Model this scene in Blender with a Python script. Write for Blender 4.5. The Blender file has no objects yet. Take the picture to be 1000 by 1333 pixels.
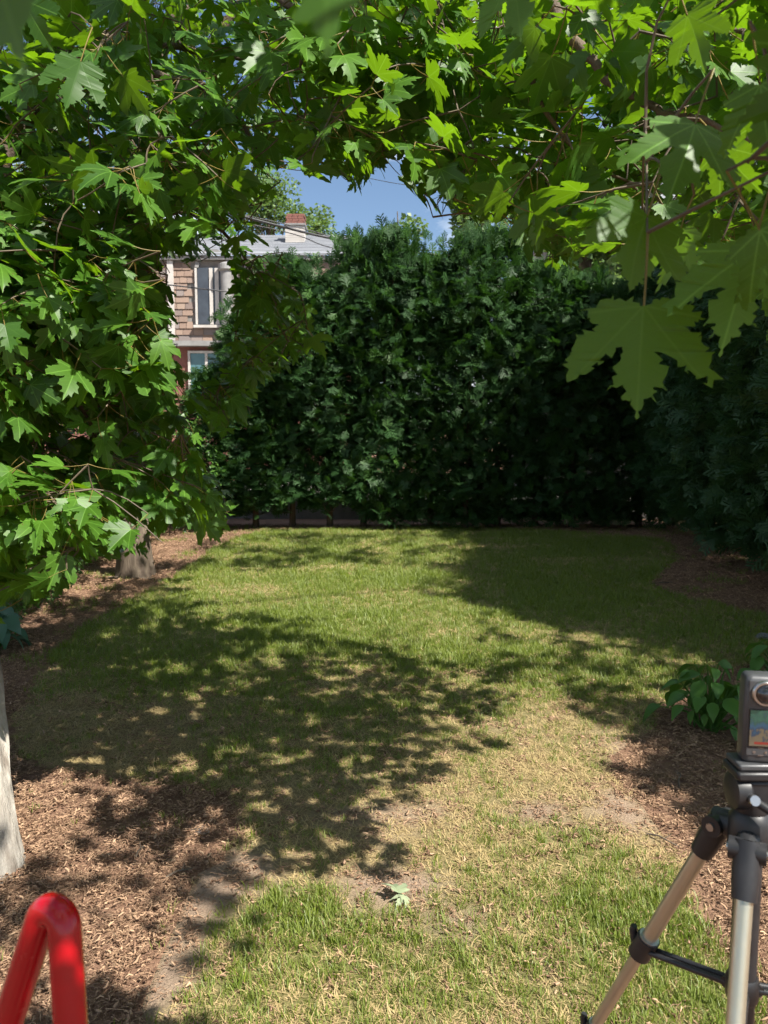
import bpy, math, random
import numpy as np
from mathutils import Vector, Matrix, Euler
from mathutils.geometry import tessellate_polygon

random.seed(7)
RNG = np.random.default_rng(11)
R = math.radians
scene = bpy.context.scene
COL = scene.collection

# ------------------------------------------------------------------ camera
CAM_H, PITCH, FPX, CX, CY = 1.55, R(6.0), 1001.0, 500.0, 666.5
cam_d = bpy.data.cameras.new('camera')
cam = bpy.data.objects.new('camera', cam_d)
COL.objects.link(cam)
cam.location = (0, 0, CAM_H)
cam.rotation_euler = (R(90) - PITCH, 0, 0)
cam_d.sensor_fit = 'VERTICAL'
cam_d.sensor_height = 36.0
cam_d.lens = 36.0 * FPX / 1333.0
cam_d.clip_start = 0.02
cam_d.clip_end = 2000
cam_d.dof.use_dof = True
cam_d.dof.focus_distance = 2.6
cam_d.dof.aperture_fstop = 9.0
scene.camera = cam

# ------------------------------------------------------------------ light
SUN_EL, SUN_AZ = R(50), R(50)          # azimuth measured from straight behind the camera towards the right
S = np.array([math.sin(SUN_AZ) * math.cos(SUN_EL), -math.cos(SUN_AZ) * math.cos(SUN_EL), math.sin(SUN_EL)])
sun_d = bpy.data.lights.new('sun', 'SUN')
sun_d.energy = 5.0
sun_d.angle = R(0.53)
sun_d.color = (1.0, 0.95, 0.86)
sun = bpy.data.objects.new('sun', sun_d)
COL.objects.link(sun)
sun.rotation_euler = Vector(S).to_track_quat('Z', 'Y').to_euler()

world = bpy.data.worlds.new('World')
scene.world = world
world.use_nodes = True
wn, wl = world.node_tree.nodes, world.node_tree.links
wn.clear()
wo = wn.new('ShaderNodeOutputWorld'); bg = wn.new('ShaderNodeBackground')
sky = wn.new('ShaderNodeTexSky'); sky.sky_type = 'NISHITA'; sky.sun_disc = False
sky.sun_elevation = SUN_EL
sky.sun_rotation = math.atan2(S[0], S[1])
sky.air_density = 1.0; sky.dust_density = 0.4; sky.ozone_density = 2.5
tc = wn.new('ShaderNodeTexCoord'); mp = wn.new('ShaderNodeMapping'); mp.inputs['Scale'].default_value = (1, 1, 2.6)
mp.inputs['Location'].default_value = (0.35, 0.1, 0.0)
nz = wn.new('ShaderNodeTexNoise'); nz.inputs['Scale'].default_value = 2.6; nz.inputs['Detail'].default_value = 7; nz.inputs['Roughness'].default_value = 0.6
rp = wn.new('ShaderNodeValToRGB'); rp.color_ramp.elements[0].position = 0.48; rp.color_ramp.elements[1].position = 0.64
mx = wn.new('ShaderNodeMix'); mx.data_type = 'RGBA'
mx.inputs['B'].default_value = (9.5, 9.8, 10.3, 1)
wl.new(tc.outputs['Generated'], mp.inputs['Vector']); wl.new(mp.outputs['Vector'], nz.inputs['Vector'])
wl.new(nz.outputs['Fac'], rp.inputs['Fac']); wl.new(rp.outputs['Color'], mx.inputs['Factor'])
wl.new(sky.outputs['Color'], mx.inputs['A']); wl.new(mx.outputs['Result'], bg.inputs['Color'])
bg.inputs['Strength'].default_value = 0.06
wl.new(bg.outputs['Background'], wo.inputs['Surface'])

scene.view_settings.view_transform = 'Standard'
scene.view_settings.look = 'None'
scene.view_settings.exposure = 1.3
scene.view_settings.gamma = 1.0
scene.view_settings.use_curve_mapping = False
scene.render.engine = 'CYCLES'
scene.cycles.max_bounces = 4
scene.cycles.diffuse_bounces = 2
scene.cycles.glossy_bounces = 2
scene.cycles.transmission_bounces = 3
scene.cycles.use_adaptive_sampling = True
scene.cycles.adaptive_threshold = 0.03
scene.cycles.caustics_reflective = False
scene.cycles.caustics_refractive = False
scene.cycles.use_denoising = True

# ------------------------------------------------------------------ geometry helpers
CP, SP = math.cos(PITCH), math.sin(PITCH)

def P(px, py, d):
    """World point seen at pixel (px, py) of the photograph at depth d."""
    X = (px - CX) / FPX * d
    Y = -(py - CY) / FPX * d
    return np.array([X, d * CP + Y * SP, CAM_H + Y * CP - d * SP])

def G(px, py, z=0.0):
    X = (px - CX) / FPX; Y = -(py - CY) / FPX
    r = np.array([X, CP + Y * SP, Y * CP - SP])
    t = (z - CAM_H) / r[2]
    return np.array([0, 0, CAM_H]) + r * t

def project(p):
    p = np.asarray(p, float)
    y = p[..., 1]; z = p[..., 2] - CAM_H
    d = y * CP - z * SP
    Y = y * SP + z * CP
    dd = np.where(np.abs(d) < 1e-6, 1e-6, d)
    return CX + FPX * p[..., 0] / dd, CY - FPX * Y / dd, d

def inpoly(x, y, poly):
    x = np.asarray(x, float); y = np.asarray(y, float)
    c = np.zeros(x.shape, bool)
    n = len(poly)
    for i in range(n):
        x1, y1 = poly[i]; x2, y2 = poly[(i + 1) % n]
        cond = ((y1 > y) != (y2 > y)) & (x < (x2 - x1) * (y - y1) / ((y2 - y1) if y2 != y1 else 1e-9) + x1)
        c ^= cond
    return c

_NT = np.random.default_rng(3).random((256, 256))
def noise2(x, y, s=1.0):
    x = np.asarray(x, float) * s + 100.3; y = np.asarray(y, float) * s + 57.7
    xi = np.floor(x).astype(int); yi = np.floor(y).astype(int)
    fx = x - xi; fy = y - yi
    fx = fx * fx * (3 - 2 * fx); fy = fy * fy * (3 - 2 * fy)
    g = lambda a, b: _NT[a % 256, b % 256]
    return (g(xi, yi) * (1 - fx) + g(xi + 1, yi) * fx) * (1 - fy) + (g(xi, yi + 1) * (1 - fx) + g(xi + 1, yi + 1) * fx) * fy

def fbm(x, y, s=1.0, o=3):
    v = 0; a = 1; t = 0
    for k in range(o):
        v = v + a * noise2(np.asarray(x) + 13.1 * k, np.asarray(y) - 7.7 * k, s * 2 ** k); t += a; a *= 0.55
    return v / t

def norm(v):
    v = np.asarray(v, float)
    return v / (np.linalg.norm(v, axis=-1, keepdims=True) + 1e-12)

def np_mesh(name, V, faces, uv=None, smooth=True, attrs=None):
    """faces: list of (m,k) int arrays. uv: per-vertex (n,2)."""
    me = bpy.data.meshes.new(name)
    V = np.ascontiguousarray(V, dtype=np.float32)
    me.vertices.add(len(V)); me.vertices.foreach_set('co', V.ravel())
    loops = np.concatenate([f.ravel() for f in faces]).astype(np.int32)
    sizes = np.concatenate([np.full(len(f), f.shape[1], np.int32) for f in faces])
    starts = np.concatenate([[0], np.cumsum(sizes)[:-1]]).astype(np.int32)
    me.loops.add(len(loops)); me.loops.foreach_set('vertex_index', loops)
    me.polygons.add(len(sizes)); me.polygons.foreach_set('loop_start', starts)
    me.update(calc_edges=True)
    if smooth:
        me.polygons.foreach_set('use_smooth', np.ones(len(sizes), bool))
    if uv is not None:
        l = me.uv_layers.new(name='UVMap')
        l.data.foreach_set('uv', np.ascontiguousarray(np.asarray(uv, np.float32)[loops]).ravel())
    for an, av in (attrs or {}).items():
        a = me.attributes.new(an, 'FLOAT', 'POINT')
        a.data.foreach_set('value', np.asarray(av, np.float32))
    me.validate()
    return me

def link(name, me, mat=None, parent=None, loc=None):
    o = bpy.data.objects.new(name, me)
    COL.objects.link(o)
    if mat is not None and me is not None and len(me.materials) == 0:
        me.materials.append(mat)
    if parent is not None:
        o.parent = parent
    if loc is not None:
        o.location = loc
    return o

def empty(name, loc=(0, 0, 0)):
    o = bpy.data.objects.new(name, None)
    o.empty_display_size = 0.1
    COL.objects.link(o); o.location = loc
    return o

def tag(o, label=None, cat=None, group=None, kind=None):
    if label: o['label'] = label
    if cat: o['category'] = cat
    if group: o['group'] = group
    if kind: o['kind'] = kind
    return o

class MB:
    def __init__(self):
        self.v = []; self.f = []
    def add(self, V, F):
        b = len(self.v)
        self.v.extend([tuple(map(float, p)) for p in V])
        self.f.extend([tuple(int(i) + b for i in f) for f in F])
        return self
    def box(self, x0, x1, y0, y1, z0, z1):
        V = [(x0, y0, z0), (x1, y0, z0), (x1, y1, z0), (x0, y1, z0), (x0, y0, z1), (x1, y0, z1), (x1, y1, z1), (x0, y1, z1)]
        return self.add(V, [(0, 3, 2, 1), (4, 5, 6, 7), (0, 1, 5, 4), (1, 2, 6, 5), (2, 3, 7, 6), (3, 0, 4, 7)])
    def tube(self, path, rad, n=8, caps=True, squash=None):
        path = np.asarray(path, float); m = len(path)
        rad = np.full(m, rad) if np.isscalar(rad) else np.asarray(rad, float)
        T = norm(np.gradient(path, axis=0))
        a = np.array([0, 0, 1.0]) if abs(T[0][2]) < 0.9 else np.array([1.0, 0, 0])
        N = norm(np.cross(T[0], a)); V = []
        for i in range(m):
            N = norm(N - T[i] * np.dot(N, T[i])); B = np.cross(T[i], N)
            for k in range(n):
                t = 2 * math.pi * k / n
                V.append(path[i] + rad[i] * (math.cos(t) * N + math.sin(t) * B))
        F = []
        for i in range(m - 1):
            for k in range(n):
                F.append((i * n + k, i * n + (k + 1) % n, (i + 1) * n + (k + 1) % n, (i + 1) * n + k))
        if caps:
            F.append(tuple(reversed(range(n)))); F.append(tuple(range((m - 1) * n, m * n)))
        return self.add(V, F)
    def lathe(self, prof, n=24, M=None):
        """prof: list of (radius, z). M maps to world."""
        V = []; F = []
        for r, z in prof:
            for k in range(n):
                t = 2 * math.pi * k / n
                V.append((r * math.cos(t), r * math.sin(t), z))
        m = len(prof)
        for i in range(m - 1):
            for k in range(n):
                F.append((i * n + k, i * n + (k + 1) % n, (i + 1) * n + (k + 1) % n, (i + 1) * n + k))
        F.append(tuple(reversed(range(n)))); F.append(tuple(range((m - 1) * n, m * n)))
        if M is not None:
            V = [tuple(M @ Vector(p)) for p in V]
        return self.add(V, F)
    def build(self, name, mat, parent=None, smooth=False, bevel=0.0, loc=None):
        me = bpy.data.meshes.new(name)
        me.from_pydata(self.v, [], self.f); me.update()
        if smooth:
            me.polygons.foreach_set('use_smooth', np.ones(len(me.polygons), bool))
            try: me.set_sharp_from_angle(angle=R(45))
            except Exception: pass
        o = link(name, me, mat, parent, loc)
        if bevel:
            b = o.modifiers.new('bevel', 'BEVEL'); b.width = bevel; b.segments = 2; b.limit_method = 'ANGLE'
        return o

def catmull(pts, per=6):
    pts = [np.asarray(p, float) for p in pts]
    pts = [2 * pts[0] - pts[1]] + pts + [2 * pts[-1] - pts[-2]]
    out = []
    for i in range(1, len(pts) - 2):
        p0, p1, p2, p3 = pts[i - 1:i + 3]
        for k in range(per):
            t = k / per
            out.append(0.5 * (2 * p1 + (p2 - p0) * t + (2 * p0 - 5 * p1 + 4 * p2 - p3) * t * t + (3 * p1 - p0 - 3 * p2 + p3) * t ** 3))
    out.append(pts[-2])
    return np.array(out)

# ------------------------------------------------------------------ materials
def newmat(name):
    m = bpy.data.materials.new(name); m.use_nodes = True
    nt = m.node_tree; nt.nodes.clear()
    o = nt.nodes.new('ShaderNodeOutputMaterial')
    return m, nt, o

def math_n(nt, op, a, b=None, c=None, clamp=False):
    n = nt.nodes.new('ShaderNodeMath'); n.operation = op; n.use_clamp = clamp
    for i, x in enumerate((a, b, c)):
        if x is None: continue
        if isinstance(x, (int, float)): n.inputs[i].default_value = x
        else: nt.links.new(x, n.inputs[i])
    return n.outputs[0]

def mix_c(nt, f, a, b):
    n = nt.nodes.new('ShaderNodeMix'); n.data_type = 'RGBA'
    for s, x in (('Factor', f), ('A', a), ('B', b)):
        if isinstance(x, (int, float)): n.inputs[s].default_value = x
        elif isinstance(x, tuple): n.inputs[s].default_value = (*x[:3], 1)
        else: nt.links.new(x, n.inputs[s])
    return n.outputs['Result']

def noise_n(nt, scale, detail=4, rough=0.55, vec=None, stretch=None, coord='Object'):
    t = nt.nodes.new('ShaderNodeTexCoord')
    src = t.outputs[coord] if vec is None else vec
    if stretch:
        mp = nt.nodes.new('ShaderNodeMapping'); mp.inputs['Scale'].default_value = stretch
        nt.links.new(src, mp.inputs['Vector']); src = mp.outputs['Vector']
    n = nt.nodes.new('ShaderNodeTexNoise')
    n.inputs['Scale'].default_value = scale; n.inputs['Detail'].default_value = detail; n.inputs['Roughness'].default_value = rough
    nt.links.new(src, n.inputs['Vector'])
    return n.outputs['Fac']

def ramp_n(nt, f, stops):
    n = nt.nodes.new('ShaderNodeValToRGB'); cr = n.color_ramp
    while len(cr.elements) < len(stops): cr.elements.new(0.5)
    for e, (p, c) in zip(cr.elements, stops):
        e.position = p; e.color = (*c, 1) if len(c) == 3 else c
    nt.links.new(f, n.inputs['Fac'])
    return n.outputs['Color']

def rand_n(nt, attr=True):
    oi = nt.nodes.new('ShaderNodeObjectInfo')
    if not attr: return oi.outputs['Random']
    at = nt.nodes.new('ShaderNodeAttribute'); at.attribute_name = 'rnd'
    return math_n(nt, 'FRACT', math_n(nt, 'ADD', oi.outputs['Random'], at.outputs['Fac']))

def simple(name, c1, c2=None, scale=8, rough=0.6, metal=0.0, bump=0.0, bscale=None, stretch=None, coat=0.0, spec=0.5, coord='Object'):
    m, nt, o = newmat(name)
    b = nt.nodes.new('ShaderNodeBsdfPrincipled')
    b.inputs['Roughness'].default_value = rough; b.inputs['Metallic'].default_value = metal
    b.inputs['Coat Weight'].default_value = coat; b.inputs['Specular IOR Level'].default_value = spec
    c2 = c2 or tuple(x * 0.8 for x in c1)
    f = noise_n(nt, scale, 5, 0.6, stretch=stretch, coord=coord)
    nt.links.new(ramp_n(nt, f, [(0.35, c1), (0.68, c2)]), b.inputs['Base Color'])
    rr = math_n(nt, 'MULTIPLY_ADD', noise_n(nt, scale * 3, 3), 0.25, rough - 0.12, clamp=True)
    nt.links.new(rr, b.inputs['Roughness'])
    if bump:
        bn = nt.nodes.new('ShaderNodeBump'); bn.inputs['Strength'].default_value = bump; bn.inputs['Distance'].default_value = 0.02
        nt.links.new(noise_n(nt, bscale or scale * 2, 6, 0.65, stretch=stretch, coord=coord), bn.inputs['Height'])
        nt.links.new(bn.outputs['Normal'], b.inputs['Normal'])
    nt.links.new(b.outputs['BSDF'], o.inputs['Surface'])
    return m

def foliage_mat(name, dark, light, under, trans, tw=0.38, rough=0.42, veins=False, petiole=None, spec=0.5):
    m, nt, o = newmat(name)
    r = rand_n(nt)
    col = mix_c(nt, r, dark, light)
    r2 = math_n(nt, 'FRACT', math_n(nt, 'MULTIPLY', r, 7.31))
    tcol = mix_c(nt, r2, tuple(x * 0.8 for x in trans), tuple(min(1, x * 1.2) for x in trans))
    bump_h = None
    if veins:
        uvn = nt.nodes.new('ShaderNodeUVMap'); sx = nt.nodes.new('ShaderNodeSeparateXYZ')
        nt.links.new(uvn.outputs['UV'], sx.inputs['Vector'])
        ax = math_n(nt, 'ABSOLUTE', sx.outputs['X']); y = sx.outputs['Y']
        ang = math_n(nt, 'ARCTAN2', ax, y)
        rr = math_n(nt, 'SQRT', math_n(nt, 'ADD', math_n(nt, 'MULTIPLY', ax, ax), math_n(nt, 'MULTIPLY', y, y)))
        d = ang
        for a in (0.66, 1.42):
            d = math_n(nt, 'MINIMUM', d, math_n(nt, 'ABSOLUTE', math_n(nt, 'SUBTRACT', ang, a)))
        dist = math_n(nt, 'MULTIPLY', d, rr)
        w = math_n(nt, 'SUBTRACT', 1.0, math_n(nt, 'DIVIDE', dist, 0.016), clamp=True)
        # side veins off the three main ribs
        sv = math_n(nt, 'PINGPONG', math_n(nt, 'ADD', rr, math_n(nt, 'MULTIPLY', dist, -0.9)), 0.055)
        w2 = math_n(nt, 'SUBTRACT', 1.0, math_n(nt, 'DIVIDE', sv, 0.010), clamp=True)
        w2 = math_n(nt, 'MULTIPLY', w2, 0.2)
        w = math_n(nt, 'MAXIMUM', w, w2)
        isleaf = math_n(nt, 'LESS_THAN', ax, 1.5)
        wv = math_n(nt, 'MULTIPLY', math_n(nt, 'MULTIPLY', w, isleaf), 0.55)
        bump_h = w
        col = mix_c(nt, wv, col, tuple(min(1, x * 2.4 + 0.03) for x in light))
        tcol = mix_c(nt, wv, tcol, tuple(min(1, x * 1.25 + 0.04) for x in trans))
    # blotches of age on each blade
    if veins:
        nb = noise_n(nt, 35, 3)
        col = mix_c(nt, math_n(nt, 'MULTIPLY', nb, 0.4), col, tuple(x * 0.6 for x in dark))
        spots = math_n(nt, 'MULTIPLY', math_n(nt, 'SUBTRACT', noise_n(nt, 110, 1), 0.70), 14, clamp=True)
        col = mix_c(nt, spots, col, (0.11, 0.06, 0.02)); tcol = mix_c(nt, spots, tcol, (0.10, 0.05, 0.01))
    geo = nt.nodes.new('ShaderNodeNewGeometry')
    col2 = mix_c(nt, math_n(nt, 'MULTIPLY', geo.outputs['Backfacing'], 0.85), col, under)
    if petiole:
        notleaf = math_n(nt, 'SUBTRACT', 1.0, isleaf)
        col2 = mix_c(nt, notleaf, col2, petiole)
        tcol = mix_c(nt, notleaf, tcol, tuple(x * 0.5 for x in petiole))
    b = nt.nodes.new('ShaderNodeBsdfPrincipled'); b.inputs['Roughness'].default_value = rough
    b.inputs['Specular IOR Level'].default_value = spec
    nt.links.new(col2, b.inputs['Base Color'])
    if bump_h is not None:
        bn = nt.nodes.new('ShaderNodeBump'); bn.inputs['Strength'].default_value = 0.12; bn.inputs['Distance'].default_value = 0.002
        nt.links.new(bump_h, bn.inputs['Height']); nt.links.new(bn.outputs['Normal'], b.inputs['Normal'])
    t = nt.nodes.new('ShaderNodeBsdfTranslucent'); nt.links.new(tcol, t.inputs['Color'])
    ms = nt.nodes.new('ShaderNodeMixShader'); ms.inputs['Fac'].default_value = tw
    nt.links.new(b.outputs['BSDF'], ms.inputs[1]); nt.links.new(t.outputs['BSDF'], ms.inputs[2])
    nt.links.new(ms.outputs['Shader'], o.inputs['Surface'])
    return m

M = {}
M['maple'] = foliage_mat('maple_leaf', (0.026, 0.082, 0.007), (0.080, 0.185, 0.016), (0.034, 0.092, 0.011), (0.20, 0.39, 0.007), 0.37, 0.46, True, (0.26, 0.20, 0.05), spec=0.38)
M['thuja'] = foliage_mat('cedar_foliage', (0.010, 0.036, 0.009), (0.048, 0.118, 0.019), (0.026, 0.068, 0.02), (0.06, 0.17, 0.015), 0.22, 0.55, spec=0.28)
M['thuja_soft'] = foliage_mat('soft_cedar_foliage', (0.018, 0.055, 0.019), (0.055, 0.125, 0.04), (0.035, 0.085, 0.032), (0.07, 0.17, 0.03), 0.2, 0.55, spec=0.3)
M['shrub'] = foliage_mat('shrub_foliage', (0.03, 0.09, 0.015), (0.08, 0.17, 0.025), (0.07, 0.13, 0.05), (0.14, 0.28, 0.03), 0.3, 0.45)
M['fartree'] = foliage_mat('far_tree_foliage', (0.05, 0.11, 0.03), (0.12, 0.2, 0.05), (0.1, 0.16, 0.07), (0.2, 0.32, 0.06), 0.3, 0.5)
M['plant'] = foliage_mat('plant_leaf', (0.04, 0.11, 0.02), (0.07, 0.17, 0.03), (0.07, 0.14, 0.03), (0.14, 0.32, 0.02), 0.28, 0.5, spec=.3)
M['hosta'] = foliage_mat('hosta_leaf', (0.04, 0.115, 0.07), (0.085, 0.18, 0.125), (0.07, 0.14, 0.1), (0.08, 0.2, 0.08), 0.2, 0.36)
M['grass'] = foliage_mat('grass_blade', (0.085, 0.155, 0.012), (0.25, 0.305, 0.028), (0.16, 0.2, 0.04), (0.24, 0.32, 0.03), 0.3, 0.5)
M['dry'] = foliage_mat('dry_grass_blade', (0.31, 0.24, 0.095), (0.53, 0.45, 0.21), (0.4, 0.3, 0.15), (0.4, 0.3, 0.12), 0.2, 0.65, spec=0.25)
M['mulch'] = foliage_mat('mulch_chip', (0.15, 0.082, 0.052), (0.47, 0.31, 0.195), (0.22, 0.12, 0.07), (0.1, 0.05, 0.03), 0.03, 0.8, spec=0.2)
M['bark_pale'] = simple('pale_bark', (0.44, 0.41, 0.36), (0.17, 0.145, 0.12), 16, 0.85, bump=1.0, bscale=26, stretch=(1, 1, 0.16), spec=0.2)
M['bark'] = simple('shaded_branch_bark', (0.15, 0.115, 0.085), (0.075, 0.055, 0.042), 14, 0.85, bump=0.7, bscale=30, spec=0.2)  # darker than the trunk: the crown's shade is put into the limb colour
M['bark_mid'] = simple('grey_brown_bark', (0.17, 0.135, 0.10), (0.07, 0.052, 0.04), 14, 0.9, bump=0.9, bscale=18, stretch=(1, 1, 0.25), spec=0.2)
M['twig'] = simple('twig_bark', (0.105, 0.08, 0.05), (0.07, 0.05, 0.032), 20, 0.7)
M['cedar_bark'] = simple('cedar_bark', (0.13, 0.085, 0.06), (0.06, 0.04, 0.03), 12, 0.9, bump=0.6, stretch=(1, 1, 0.2), spec=0.2)

# ------------------------------------------------------------------ ground
def ground_material():
    m, nt, o = newmat('soil_ground')
    b = nt.nodes.new('ShaderNodeBsdfPrincipled'); b.inputs['Roughness'].default_value = 0.95; b.inputs['Specular IOR Level'].default_value = 0.15
    f1 = noise_n(nt, 1.3, 6, 0.6); f2 = noise_n(nt, 45, 5, 0.7)
    c = mix_c(nt, f2, ramp_n(nt, f1, [(0.3, (0.22, 0.125, 0.08)), (0.7, (0.34, 0.215, 0.145))]), (0.16, 0.09, 0.06))
    nt.links.new(c, b.inputs['Base Color'])
    bn = nt.nodes.new('ShaderNodeBump'); bn.inputs['Strength'].default_value = 0.9; bn.inputs['Distance'].default_value = 0.02
    nt.links.new(noise_n(nt, 60, 6, 0.7), bn.inputs['Height']); nt.links.new(bn.outputs['Normal'], b.inputs['Normal'])
    nt.links.new(b.outputs['BSDF'], o.inputs['Surface'])
    return m

def lawn_material():
    m, nt, o = newmat('lawn_thatch')
    b = nt.nodes.new('ShaderNodeBsdfPrincipled'); b.inputs['Roughness'].default_value = 0.95; b.inputs['Specular IOR Level'].default_value = 0.15
    at = nt.nodes.new('ShaderNodeAttribute'); at.attribute_name = 'bare'
    gr = nt.nodes.new('ShaderNodeAttribute'); gr.attribute_name = 'green'
    f2 = noise_n(nt, 70, 6, 0.75); f1 = noise_n(nt, 6, 5, 0.6)
    th = ramp_n(nt, f2, [(0.3, (0.13, 0.095, 0.045)), (0.7, (0.36, 0.28, 0.14))])
    gc = ramp_n(nt, f2, [(0.3, (0.05, 0.085, 0.015)), (0.7, (0.16, 0.19, 0.04))])
    soil = ramp_n(nt, f1, [(0.3, (0.30, 0.21, 0.15)), (0.7, (0.22, 0.15, 0.10))])
    soil = mix_c(nt, f2, soil, (0.36, 0.27, 0.20))
    c = mix_c(nt, gr.outputs['Fac'], th, gc)
    c = mix_c(nt, at.outputs['Fac'], c, soil)
    nt.links.new(c, b.inputs['Base Color'])
    bn = nt.nodes.new('ShaderNodeBump'); bn.inputs['Strength'].default_value = 1.0; bn.inputs['Distance'].default_value = 0.015
    nt.links.new(noise_n(nt, 90, 6, 0.7), bn.inputs['Height']); nt.links.new(bn.outputs['Normal'], b.inputs['Normal'])
    nt.links.new(b.outputs['BSDF'], o.inputs['Surface'])
    return m

LAWN_PX = [(150, 1420), (178, 1333), (205, 1270), (232, 1190), (262, 1120), (318, 1085), (300, 1040), (190, 1020), (80, 1010), (25, 985), (22, 930),
           (45, 880), (110, 815), (200, 768), (250, 735), (292, 706), (340, 692), (450, 689), (560, 688), (660, 690), (760, 695),
           (860, 704), (884, 716), (872, 738), (846, 760), (880, 776), (950, 792), (1020, 806), (1060, 830), (990, 862), (905, 885), (858, 925), (850, 955),
           (805, 985), (790, 1005), (830, 1040), (858, 1085), (890, 1150), (930, 1210), (975, 1290), (1010, 1420)]
LAWN = [tuple(G(*p)[:2]) for p in LAWN_PX]
def densify(poly, step=0.12):
    out = []
    for i in range(len(poly)):
        a = np.array(poly[i]); b = np.array(poly[(i + 1) % len(poly)])
        n = max(1, int(np.linalg.norm(b - a) / step))
        for k in range(n):
            out.append(a + (b - a) * k / n)
    return np.array(out)
_lp = densify(LAWN)
_lp = _lp + 0.10 * np.stack([noise2(_lp[:, 0], _lp[:, 1], 3.1) - 0.5, noise2(_lp[:, 1], _lp[:, 0], 3.3) - 0.5], 1)
LAWN_W = [tuple(p) for p in _lp]

def gz(x, y):
    return 0.035 * (fbm(x, y, 0.7, 3) - 0.5) + 0.012 * (noise2(x, y, 4.0) - 0.5)

def blob(x, y, px, py, rx, ry, ang=0):
    g = G(px, py); dx = x - g[0]; dy = y - g[1]
    c, s = math.cos(ang), math.sin(ang)
    return np.exp(-(((dx * c + dy * s) / rx) ** 2 + ((-dx * s + dy * c) / ry) ** 2))

def bare_map(x, y):
    v = np.zeros(np.shape(x))
    for b in ((500, 1165, .14, .11), (515, 1150, .20, .08), (592, 1208, .12, .09), (318, 1140, .16, .13), (270, 1180, .10, .20), (232, 1240, .07, .2), (210, 1290, .06, .15),
              (845, 1000, .16, .28), (500, 1065, .22, .10), (700, 1060, .15, .1), (820, 1060, .12, .2)):
        v = v + blob(x, y, *b)
    v = v * (0.55 + 0.9 * fbm(x, y, 6, 3))
    v = v + 0.55 * np.clip(fbm(x, y, 2.2, 3) - 0.62, 0, 1) * 3 * (np.asarray(y) < 4.5)
    return np.clip(v, 0, 1)

def green_map(x, y):
    y = np.asarray(y, float)
    base = np.interp(y, [1.6, 2.1, 2.35, 2.6, 3.2, 4.0, 5.0, 6.5, 9, 13], [.62, .54, .36, .12, .10, .27, .62, .74, .72, .76])
    for bx, by, rx, ry, w in ((380, 1190, .22, .18, .6), (760, 1090, .26, .22, .5), (420, 830, .7, .5, .4), (330, 810, .4, .3, .4), (520, 755, .6, .6, .3), (560, 1300, .5, .15, .2),
                              (880, 1200, .25, .2, .3), (480, 770, .3, .35, -.35), (700, 1000, .6, .3, -.1)):
        base = base + w * blob(x, y, bx, by, rx, ry)
    return np.clip(base + 1.1 * (fbm(x, y, 1.8, 4) - 0.5), 0.03, 1)

def lawn_sheet():
    x0, x1, y0, y1, st = -4.2, 5.4, 1.3, 12.6, 0.07
    xs = np.arange(x0, x1, st); ys = np.arange(y0, y1, st)
    X, Y = np.meshgrid(xs, ys)
    ins = inpoly(X.ravel(), Y.ravel(), LAWN_W).reshape(X.shape)
    Z = gz(X, Y) + 0.012
    idx = np.arange(X.size).reshape(X.shape)
    ok = ins[:-1, :-1] | ins[1:, :-1] | ins[:-1, 1:] | ins[1:, 1:]
    # the sheet's rim dips just under the soil
    Z = np.where(ins, Z, gz(X, Y) - 0.02)
    F = np.stack([idx[:-1, :-1], idx[:-1, 1:], idx[1:, 1:], idx[1:, :-1]], -1)[ok]
    V = np.stack([X.ravel(), Y.ravel(), Z.ravel()], 1)
    used = np.unique(F); remap = -np.ones(len(V), int); remap[used] = np.arange(len(used))
    V = V[used]; F = remap[F]
    me = np_mesh('lawn', V, [F], attrs={'bare': bare_map(V[:, 0], V[:, 1]), 'green': green_map(V[:, 0], V[:, 1]) * 0.9})
    tag(link('lawn', me, lawn_material()), 'patchy mown lawn between the beds', kind='structure')

def ground_sheet():
    xs = np.concatenate([np.linspace(-250, -8, 14)[:-1], np.arange(-8, 8, 0.16), np.linspace(8, 250, 14)])
    ys = np.concatenate([np.linspace(-60, -1, 8)[:-1], np.arange(-1, 15, 0.16), np.linspace(15, 400, 16)])
    X, Y = np.meshgrid(xs, ys)
    near = (np.abs(X) < 8) & (Y < 15) & (Y > -1)
    Z = np.where(near, gz(X, Y), 0)
    idx = np.arange(X.size).reshape(X.shape)
    F = np.stack([idx[:-1, :-1], idx[:-1, 1:], idx[1:, 1:], idx[1:, :-1]], -1).reshape(-1, 4)
    me = np_mesh('ground', np.stack([X.ravel(), Y.ravel(), Z.ravel()], 1), [F])
    tag(link('ground', me, ground_material()), 'bare brown soil of the planting beds', kind='structure')

ground_sheet()
lawn_sheet()
# paved yard beyond the back hedge
mb = MB().box(-14, 14, 15.2, 23.0, -0.2, 0.03)
tag(mb.build('neighbour_pavement', simple('pale_concrete', (0.42, 0.40, 0.36), (0.33, 0.31, 0.28), 2, 0.9)), 'pale paved yard behind the hedge', kind='structure')

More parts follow.
